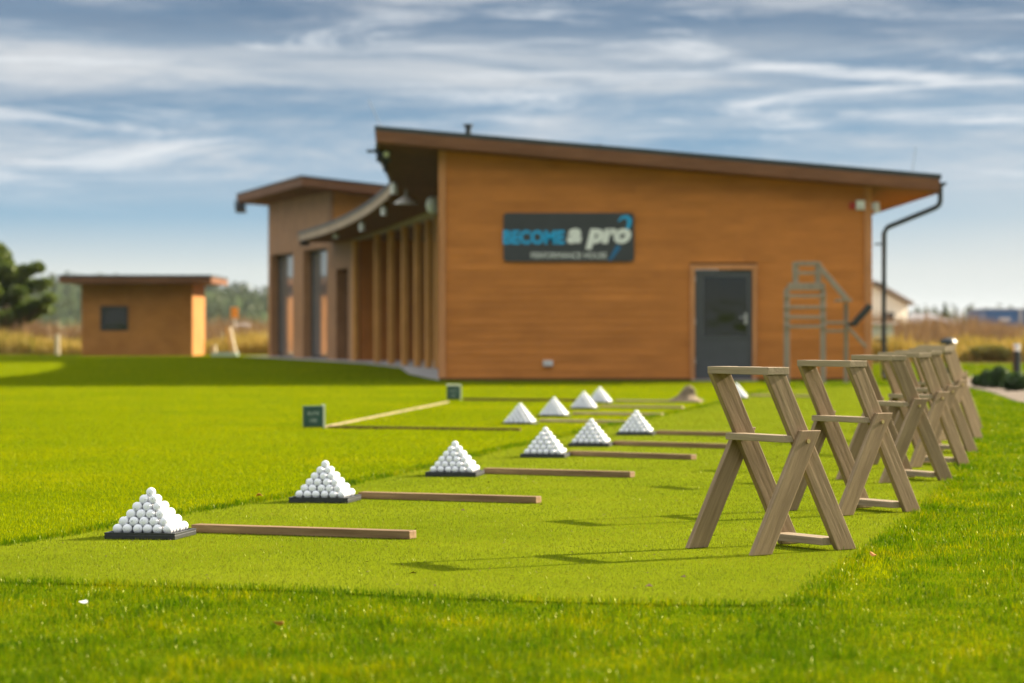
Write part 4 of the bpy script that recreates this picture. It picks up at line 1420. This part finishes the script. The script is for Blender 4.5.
# ------------------------------------------------------------------ garden on the right
def leaf_cloud(n_, centers, size, flat=1.0):
    """leaf-sized quads spread through ellipsoids [(cx,cy,cz,rx,ry,rz,weight)]"""
    W_ = np.array([c[6] for c in centers]); W_ = W_ / W_.sum()
    pick = RNG.choice(len(centers), n_, p=W_)
    C_ = np.array([c[:6] for c in centers])[pick]
    d = RNG.normal(0, 1, (n_, 3)); d /= np.linalg.norm(d, axis=1)[:, None]
    r_ = RNG.uniform(0.25, 1, n_) ** 0.5 * (1 + RNG.normal(0, 0.10, n_))
    P = C_[:, :3] + d * r_[:, None] * C_[:, 3:6]
    a = RNG.normal(0, 1, (n_, 3)); a[:, 2] *= flat; a /= np.linalg.norm(a, axis=1)[:, None]
    b = RNG.normal(0, 1, (n_, 3)); b -= (b * a).sum(1)[:, None] * a; b /= np.linalg.norm(b, axis=1)[:, None]
    s_ = (size * RNG.uniform(0.6, 1.4, n_))[:, None]
    V = np.stack([P - a * s_, P + b * s_ * .5, P + a * s_, P - b * s_ * .5], 1).reshape(-1, 3)
    Fq = np.arange(n_)[:, None] * 4 + np.array([[0, 1, 2, 3]])
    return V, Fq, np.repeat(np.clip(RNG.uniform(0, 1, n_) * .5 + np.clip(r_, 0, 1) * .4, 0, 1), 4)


def shrub(px, py, rx, rz, lab):
    x_, y_ = G(px, py)
    t_ = thing('shrub', lab, 'shrub', (x_, y_, 0.005), 'low evergreen shrubs in the gravel bed')
    cs = [(random.uniform(-.5, .5) * rx, random.uniform(-.3, .3) * rx, rz * random.uniform(.4, .65), rx * .6, rx * .55, rz * .5, 1) for _ in range(7)]
    V, Fq, sh = leaf_cloud(2600, cs, .030)
    V[:, 2] = np.maximum(V[:, 2], 0.01)
    np_mesh('foliage', V, [Fq], 'shrub_leaf', sh, t_)
    mb = MB()
    for k in range(5):
        mb.tube([(0, 0, 0), (random.uniform(-.3, .3) * rx, random.uniform(-.3, .3) * rx, rz * .6)], [.02, .008], 6)
    sub(t_, mb, 'stem', 'bark')
shrub(981, 387, .17, .17, 'low dark green shrub, leftmost in the gravel bed')
shrub(991.5, 388, .19, .24, 'second low dark shrub from the left in the gravel bed')
shrub(1001, 388.5, .19, .30, 'tallest rounded dark shrub in the gravel bed')
shrub(1013, 391.5, .23, .25, 'rightmost broad dark green shrub in the gravel bed')

def bollard(px, py, h, lab, r=.075):
    x_, y_ = G(px, py)
    t_ = thing('bollard_light', lab, 'bollard light', (x_, y_, .005), 'bollard lights by the gravel path')
    sub(t_, MB().tube([(0, 0, 0), (0, 0, h * .80)], r, 16), 'post', 'dark_metal')
    sub(t_, MB().tube([(0, 0, h * .80 + .001), (0, 0, h * .93)], r * .8, 16), 'lens', 'lamp_white')
    sub(t_, MB().tube([(0, 0, h * .93 + .001), (0, 0, h * .97), (0, 0, h)], [r * 1.1, r * 1.05, r * .6], 16), 'cap', 'grey_metal')
bollard(1016.5, 379.5, .64, 'dark bollard light with pale top behind the rightmost shrub')
# dark round cap of another post behind the last stands
x_, y_ = G(948, 385)
t_ = thing('post_lamp', 'dark mushroom capped post lamp behind the last wooden stands', 'lamp', (x_, y_, .005))
sub(t_, MB().tube([(0, 0, 0), (0, 0, .66)], .04, 14), 'post', 'dark_metal')
sub(t_, MB().tube([(0, 0, .66), (0, 0, .69), (0, 0, .74), (0, 0, .77)], [.12, .15, .12, .05], 20), 'cap', 'dark_metal')

# weeds already stand behind; a leafy green bush at their foot
def bush(px, py, Y, rx, rz, lab, name='bush'):
    x_ = (px - CX) * Y / F
    t_ = thing(name, lab, 'bush', (x_, Y, 0.005))
    cs = [(random.uniform(-.6, .6) * rx, random.uniform(-.3, .3) * rx, rz * random.uniform(.3, .7), rx * .5, rx * .45, rz * .42, 1) for _ in range(9)]
    V, Fq, sh = leaf_cloud(5000, cs, .06)
    V[:, 2] = np.maximum(V[:, 2], 0.01)
    np_mesh('foliage', V, [Fq], 'olive_leaf', sh, t_)
    mb = MB()
    for k in range(5):
        mb.tube([(0, 0, 0), (random.uniform(-.4, .4) * rx, random.uniform(-.3, .3) * rx, rz * .6)], [.03, .01], 6)
    sub(t_, mb, 'stem', 'bark')
bush(982, 0, 74.5, .70, .45, 'olive green bush at the foot of the dry weeds right of clubhouse')

# ------------------------------------------------------------------ background buildings at right
hs = thing('house', 'cream walled house with brown roof partly hidden by the clubhouse', 'house', (29, 205, 0))
Yh = 200.0
hx0, hx1 = at(850, 330, Yh)[0], at(913, 330, Yh)[0]
MB().box(hx0, hx1, Yh, Yh + 9, 0, .9 + (330 - 304.5) * Yh / F).build('wall', 'cream_render', hs)
ze = .9 + (330 - 304.5) * Yh / F
zp = .9 + (330 - 284) * Yh / F
xm = at(862, 330, Yh)[0]
mb = MB()
xe = hx1 + .25
mb.add([(xe, Yh - .4, ze - .05), (xm, Yh - .4, zp), (hx0 - 2, Yh - .4, ze), (xe, Yh + 9.4, ze - .05), (xm, Yh + 9.4, zp), (hx0 - 2, Yh + 9.4, ze),
        (xe, Yh - .4, ze + .18), (xm, Yh - .4, zp + .25), (hx0 - 2, Yh - .4, ze + .18), (xe, Yh + 9.4, ze + .18), (xm, Yh + 9.4, zp + .25), (hx0 - 2, Yh + 9.4, ze + .18)],
       [(0, 1, 4, 3), (1, 2, 5, 4), (6, 9, 10, 7), (7, 10, 11, 8), (0, 6, 7, 1), (1, 7, 8, 2), (3, 4, 10, 9), (4, 5, 11, 10), (0, 3, 9, 6), (2, 8, 11, 5)])
mb.build('roof', 'roof_brown', hs)
mb = MB().add([(hx1, Yh - .01, ze), (xm, Yh - .01, zp - .06), (hx0, Yh - .01, ze), (hx1, Yh + .2, ze), (xm, Yh + .2, zp - .06), (hx0, Yh + .2, ze)], [(0, 1, 2), (5, 4, 3), (0, 3, 4, 1), (1, 4, 5, 2), (0, 2, 5, 3)])
mb.build('gable', 'cream_render', hs)
wn = MB().box(hx1 - 2.4, hx1 - 1.5, Yh - .06, Yh - .002, 1.1, 2.2).build('window', 'glass_dark', hs)

hs.rotation_euler = (0, 0, math.radians(38)); hs.location.x -= 3.1
h2 = thing('house', 'low building with wide pale grey hipped roof beyond the dry weeds', 'house', (42, 265, 0))
Yh = 260.0
a0, a1 = at(905, 330, Yh)[0], at(960, 330, Yh)[0]
MB().box(a0 + .4, a1 - .4, Yh + .4, Yh + 10, 0, 1.55).build('wall', 'cream_render', h2)
zt = .9 + (330 - 313.5) * Yh / F
r0, r1 = at(918, 330, Yh)[0], at(937, 330, Yh)[0]
mb = MB().add([(a0, Yh, 1.552), (a1, Yh, 1.552), (a1, Yh + 10.4, 1.552), (a0, Yh + 10.4, 1.552), (r0, Yh + 4, zt), (r1, Yh + 4, zt), (r1, Yh + 6.4, zt), (r0, Yh + 6.4, zt)],
             [(3, 2, 1, 0), (4, 5, 6, 7), (0, 1, 5, 4), (1, 2, 6, 5), (2, 3, 7, 6), (3, 0, 4, 7)])
mb.build('roof', 'roof_grey_tile', h2)

ct = thing('warehouse', 'flat topped blue warehouse with a pale strip at the right edge', 'building', (52, 302, 0))
Yh = 300.0
c0, c1 = at(986, 330, Yh)[0], at(1050, 330, Yh)[0]
zt = .9 + (330 - 309.5) * Yh / F
mb = MB()
step = .45
xx = c0
while xx < c1 - .01:          # corrugated front
    x2 = min(xx + step, c1)
    mb.box(xx, xx + (x2 - xx) * .55, Yh - .04, Yh + .1, 0, zt)
    mb.box(xx + (x2 - xx) * .55, x2, Yh, Yh + .1, 0, zt)
    xx = x2
mb.box(c0, c1, Yh + .101, Yh + 12, 0, zt)
mb.build('wall', 'container_blue', ct)
MB().box(c0 - .1, c1 + .1, Yh - .1, Yh + 12.1, zt + .001, zt + .12).build('roof', 'roof_grey_tile', ct)
q0, q1 = at(999, 330, Yh)[0], at(1010, 330, Yh)[0]
MB().box(q0, q1, Yh - .09, Yh - .05, zt - 1.25, zt - .95).build('stripe', 'pale_plastic', ct)
q0, q1 = at(1019, 330, Yh)[0], at(1022, 330, Yh)[0]
MB().box(q0, q1, Yh - .2, Yh - .05, 0, zt - .02).build('pilaster', 'grey_metal', ct)
# pale green shed seen between clubhouse and downpipe
sh_ = thing('shed', 'low pale green shed between the clubhouse corner and the downpipe', 'shed', (*G(884, 362), 0))
x0_, y0_ = at(868, 330, 76)[0], 76.0
x1_ = at(893, 330, 76)[0]
sub(sh_, MB().box(x0_ - sh_.location.x, x1_ - sh_.location.x, 0, 2, 0, 1.05), 'wall', 'water_trough')
sub(sh_, MB().box(x0_ - sh_.location.x - .1, x1_ - sh_.location.x + .1, -.1, 2.1, 1.051, 1.12), 'roof', 'pale_plastic')

# ------------------------------------------------------------------ small things beyond the lawn at left
def stake(px0, py0, px1, py1, Y, w_, lab, name='stake', cat='stake', mat='pale_post'):
    a, b = at(px0, py0, Y), at(px1, py1, Y)
    a = (a[0], a[1], 0.0)
    o = MB().tube([a, b], [w_, w_ * .8], 8).build(name, mat, origin=a)
    tag(o, lab, cat)
stake(57.5, 357, 57.5, 334, 97.5, .09, 'short pale stake in the dry weeds left of the hut')
stake(234, 357, 228.5, 327, 97.5, .12, 'leaning pale post between the hut and clubhouse')
stake(213.5, 356, 213.5, 345, 98.2, .12, 'stubby pale post close to the hut sunlit side')
p = at(234.5, 318.5, 112)
t_ = thing('marker_post', 'orange topped marker post among weeds between hut and clubhouse', 'marker', (p[0], 112, 0))
sub(t_, MB().tube([(0, 0, 0), (0, 0, p[2] + .05)], .04, 8), 'post', 'pale_post')
sub(t_, MB().box(-.15, .15, -.02, .02, p[2], p[2] + .46), 'plate', 'orange_paint', bevel=.01)
p = at(241, 325, 118)
t_ = thing('trailer_tank', 'pale rounded tank among weeds behind the leaning post', 'tank', (p[0], 118, 0))
mb = MB().tube([(-.42, 0, .95), (-.38, 0, .95), (.38, 0, .95), (.42, 0, .95)], [.16, .24, .24, .16], 16)
sub(t_, mb, 'tank', 'pale_plastic')
sub(t_, MB().box(-.45, .45, -.2, .2, .5, .72).tube([(-.25, -.3, .3), (-.25, .3, .3)], .3, 16).tube([(.25, -.3, .3), (.25, .3, .3)], .3, 16), 'chassis', 'dark_metal')
x_, y_ = G(223, 356.2)
t_ = thing('trough', 'low pale blue green trough beside the hut', 'trough', (x_, y_ + .6, 0))
sub(t_, MB().box(-.45, .45, -.2, -.16, 0, .12).box(-.45, .45, .16, .2, 0, .12).box(-.45, -.41, -.16, .16, 0, .12).box(.41, .45, -.16, .16, 0, .12).box(-.41, .41, -.16, .16, 0.004, .02), 'basin', 'water_trough')

# ------------------------------------------------------------------ trees, hills, far woods
def big_tree(x_, y_, h, rx, lab, seed):
    random.seed(seed)
    t_ = thing('tree', lab, 'tree', (x_, y_, 0))
    tr = MB().tube([(0, 0, 0), (.05, 0, h * .3), (-.08, .05, h * .6), (0, 0, h * .95)], [.22, .17, .11, .02], 10)
    cs = []
    for k in range(26):
        z_ = h * random.uniform(.18, .97)
        f = (1 - abs(z_ / h - .42) / .62)
        L = rx * max(.12, f) * random.uniform(.55, 1.1)
        az = random.uniform(0, 6.28)
        e = (math.cos(az) * L, math.sin(az) * L, z_ + L * random.uniform(.0, .35))
        tr.tube([(0, 0, z_ * .85), (e[0] * .5, e[1] * .5, z_ * .95), e], [.06, .04, .01], 6)
        for q in (.45, .75, 1.0):
            s_ = random.uniform(.28, .5) * (1.15 - q * .45)
            cs.append((e[0] * q, e[1] * q, z_ * .88 + (e[2] - z_ * .88) * q, s_ * 1.1, s_ * 1.1, s_ * .75, s_))
    sub(t_, tr, 'trunk', 'bark')
    V, Fq, sh = leaf_cloud(26000, cs, .085)
    V[:, 2] = np.maximum(V[:, 2], .05)
    np_mesh('crown', V, [Fq], 'tree_leaf', sh, t_)
    return t_
big_tree(-19.9, 106, 4.3, 2.5, 'dark bushy tree at the left edge beyond the lawn', 5)
random.seed(21)
# far conifer beyond the grey roof
x_ = at(945, 330, 330)[0]
t_ = thing('conifer', 'lone dark conifer rising behind the grey hipped roof', 'tree', (x_, 330, 0))
hC = .9 + (330 - 304) * 330 / F
sub(t_, MB().tube([(0, 0, 0), (0, 0, hC * .95)], [.2, .03], 8), 'trunk', 'bark')
cs = [(0, 0, hC * (.15 + .8 * k / 9), .9 * (1 - k / 10), .9 * (1 - k / 10), hC * .08, 1 - k / 12) for k in range(10)]
V, Fq, sh = leaf_cloud(3000, cs, .16)
np_mesh('crown', V, [Fq], 'dark_leaf', sh, t_)

# hills
def hill(name, Y, pts, depth, lab=None, jitter=0.0):
    """ridge seen at distance Y through pixels pts; slopes down towards and away from the camera"""
    xs = np.linspace(pts[0][0], pts[-1][0], 90)
    hy = np.interp(xs, [p[0] for p in pts], [p[1] for p in pts])
    X = (xs - CX) * Y / F
    Z = np.maximum(.9 + (HY - hy) * Y / F, 0.0)
    rows = []
    M_ = 12
    for k in range(M_ + 1):
        t = k / M_ * 2 - 1
        prof = math.cos(t * math.pi / 2) ** 1.3
        nz = np.array([mnoise.noise(Vector((x_ * .012, t * 3, 2.2))) for x_ in X])
        rows.append(np.stack([X * (1 + 0 * t), np.full(90, Y + t * depth), np.maximum(Z * prof * (1 + .08 * nz), -0.2)], 1))
    V = np.concatenate(rows)
    fs = [(k * 90 + i, k * 90 + i + 1, (k + 1) * 90 + i + 1, (k + 1) * 90 + i) for k in range(M_) for i in range(89)]
    o = MB().add(V.tolist(), fs).build(name, 'hill_green', smooth=True)
    o['kind'] = 'structure'
    return X, Z
hill('hill', 900, [(-260, 330), (-120, 312), (-20, 300), (30, 290), (70, 284), (130, 286), (190, 289), (250, 295), (310, 303), (420, 318), (520, 330)], 250)
hill('hill', 1700, [(640, 330), (780, 324), (900, 321), (980, 322), (1060, 319), (1180, 318), (1400, 330)], 300)

def forest(name, n_, Y, pts, spread, hmin, hmax, lab):
    """wooded ridge: many small crowns read as one far wood"""
    Vs, Fs, Sh = [], [], []
    k0 = 0
    pxs = RNG.uniform(pts[0][0], pts[-1][0], n_)
    for px in pxs:
        t = RNG.uniform(-1, .15)
        yy = Y + t * spread
        ridge = np.interp(px, [p[0] for p in pts], [p[1] for p in pts])
        zz = max(0, (.9 + (HY - ridge) * Y / F) * math.cos(t * math.pi / 2) ** 1.3)
        X = (px - CX) * Y / F
        h = RNG.uniform(hmin, hmax); r_ = h * RNG.uniform(.25, .45)
        con = RNG.uniform() < .45
        cs = []
        for q in range(4):
            f = q / 3
            w_ = r_ * ((1 - f) * .95 + .08 if con else (1 - abs(f - .45) * .9))
            cs.append((X + RNG.normal(0, r_ * .15), yy + RNG.normal(0, r_ * .15), zz + h * (.12 + .75 * f), w_, w_, h * .2, w_))
        V, Fq, sh = leaf_cloud(60, cs, h * .10)
        Vs.append(V); Fs.append(Fq + k0); Sh.append(np.clip(sh * .6 + RNG.uniform(0, .45), 0, 1)); k0 += len(V)
    o = np_mesh(name, np.concatenate(Vs), [np.concatenate(Fs)], 'far_leaf', np.concatenate(Sh))
    tag(o, lab, None, None, 'stuff')
forest('far_forest', 2200, 900, [(-260, 330), (-120, 314), (-20, 303), (30, 294), (70, 287), (130, 289), (190, 292), (250, 297), (310, 305), (420, 320), (520, 330)], 250, 2.5, 5, 'hazy dark green wooded hill far behind the hut')
forest('far_forest', 700, 1700, [(640, 330), (780, 326), (900, 324), (980, 325), (1060, 322), (1180, 321), (1400, 330)], 300, 6, 12, 'hazy low wooded ridge on the right horizon')

# fallen leaves and a white scrap on the grass in front
def fallen(px, py, s_, mat, lab, cat='leaf', name='fallen_leaf'):
    x_, y_ = G(px, py)
    mb = MB()
    N = 10
    ring = []
    for k in range(N):
        t = 2 * math.pi * k / N
        rr = s_ * (.62 + .38 * abs(math.cos(1.5 * t)))
        ring.append((rr * math.cos(t), rr * .7 * math.sin(t), .35 * s_ * math.cos(t) ** 2))
    vs = [(0, 0, .004)] + ring + [(a, b, c + .0015) for a, b, c in [(0, 0, .004)] + ring]
    fs = []
    for k in range(N):
        a, b = 1 + k, 1 + (k + 1) % N
        fs += [(0, b, a), (N + 1, N + 1 + a, N + 1 + b), (a, b, N + 1 + b, N + 1 + a)]
    mb.add(vs, fs)
    o = mb.build(name, mat)
    o.location = (x_, y_, 0.030)
    o.rotation_euler = (random.uniform(-.5, .9), random.uniform(-.4, .4), random.uniform(0, 6))
    tag(o, lab, cat)
fallen(83.5, 612, .017, 'leaf_white', 'small white petal lying on the grass at lower left', 'petal', 'petal')
fallen(259, 502, .030, 'leaf_orange', 'orange leaf on the lawn edge left of the second nearest tray')
fallen(279, 634, .017, 'leaf_orange', 'orange leaf in the front grass left of the centre')
fallen(873, 563, .018, 'leaf_orange', 'orange leaf in the grass right of the nearest stand')

# ------------------------------------------------------------------ air
hz_m = bpy.data.materials.new('haze')
nt, n, l, out = nodes_of(hz_m)
pv = n.new('ShaderNodeVolumePrincipled')
pv.inputs['Color'].default_value = (0.80, 0.88, 1.0, 1)
pv.inputs['Density'].default_value = 0.00006
pv.inputs['Anisotropy'].default_value = 0.2
l.new(pv.outputs[0], out.inputs['Volume'])
o = MB().box(-6100, 6100, -310, 9100, -1.5, 40).build('haze', hz_m)
o['kind'] = 'stuff'
o['label'] = 'thin pale air over the far hills'
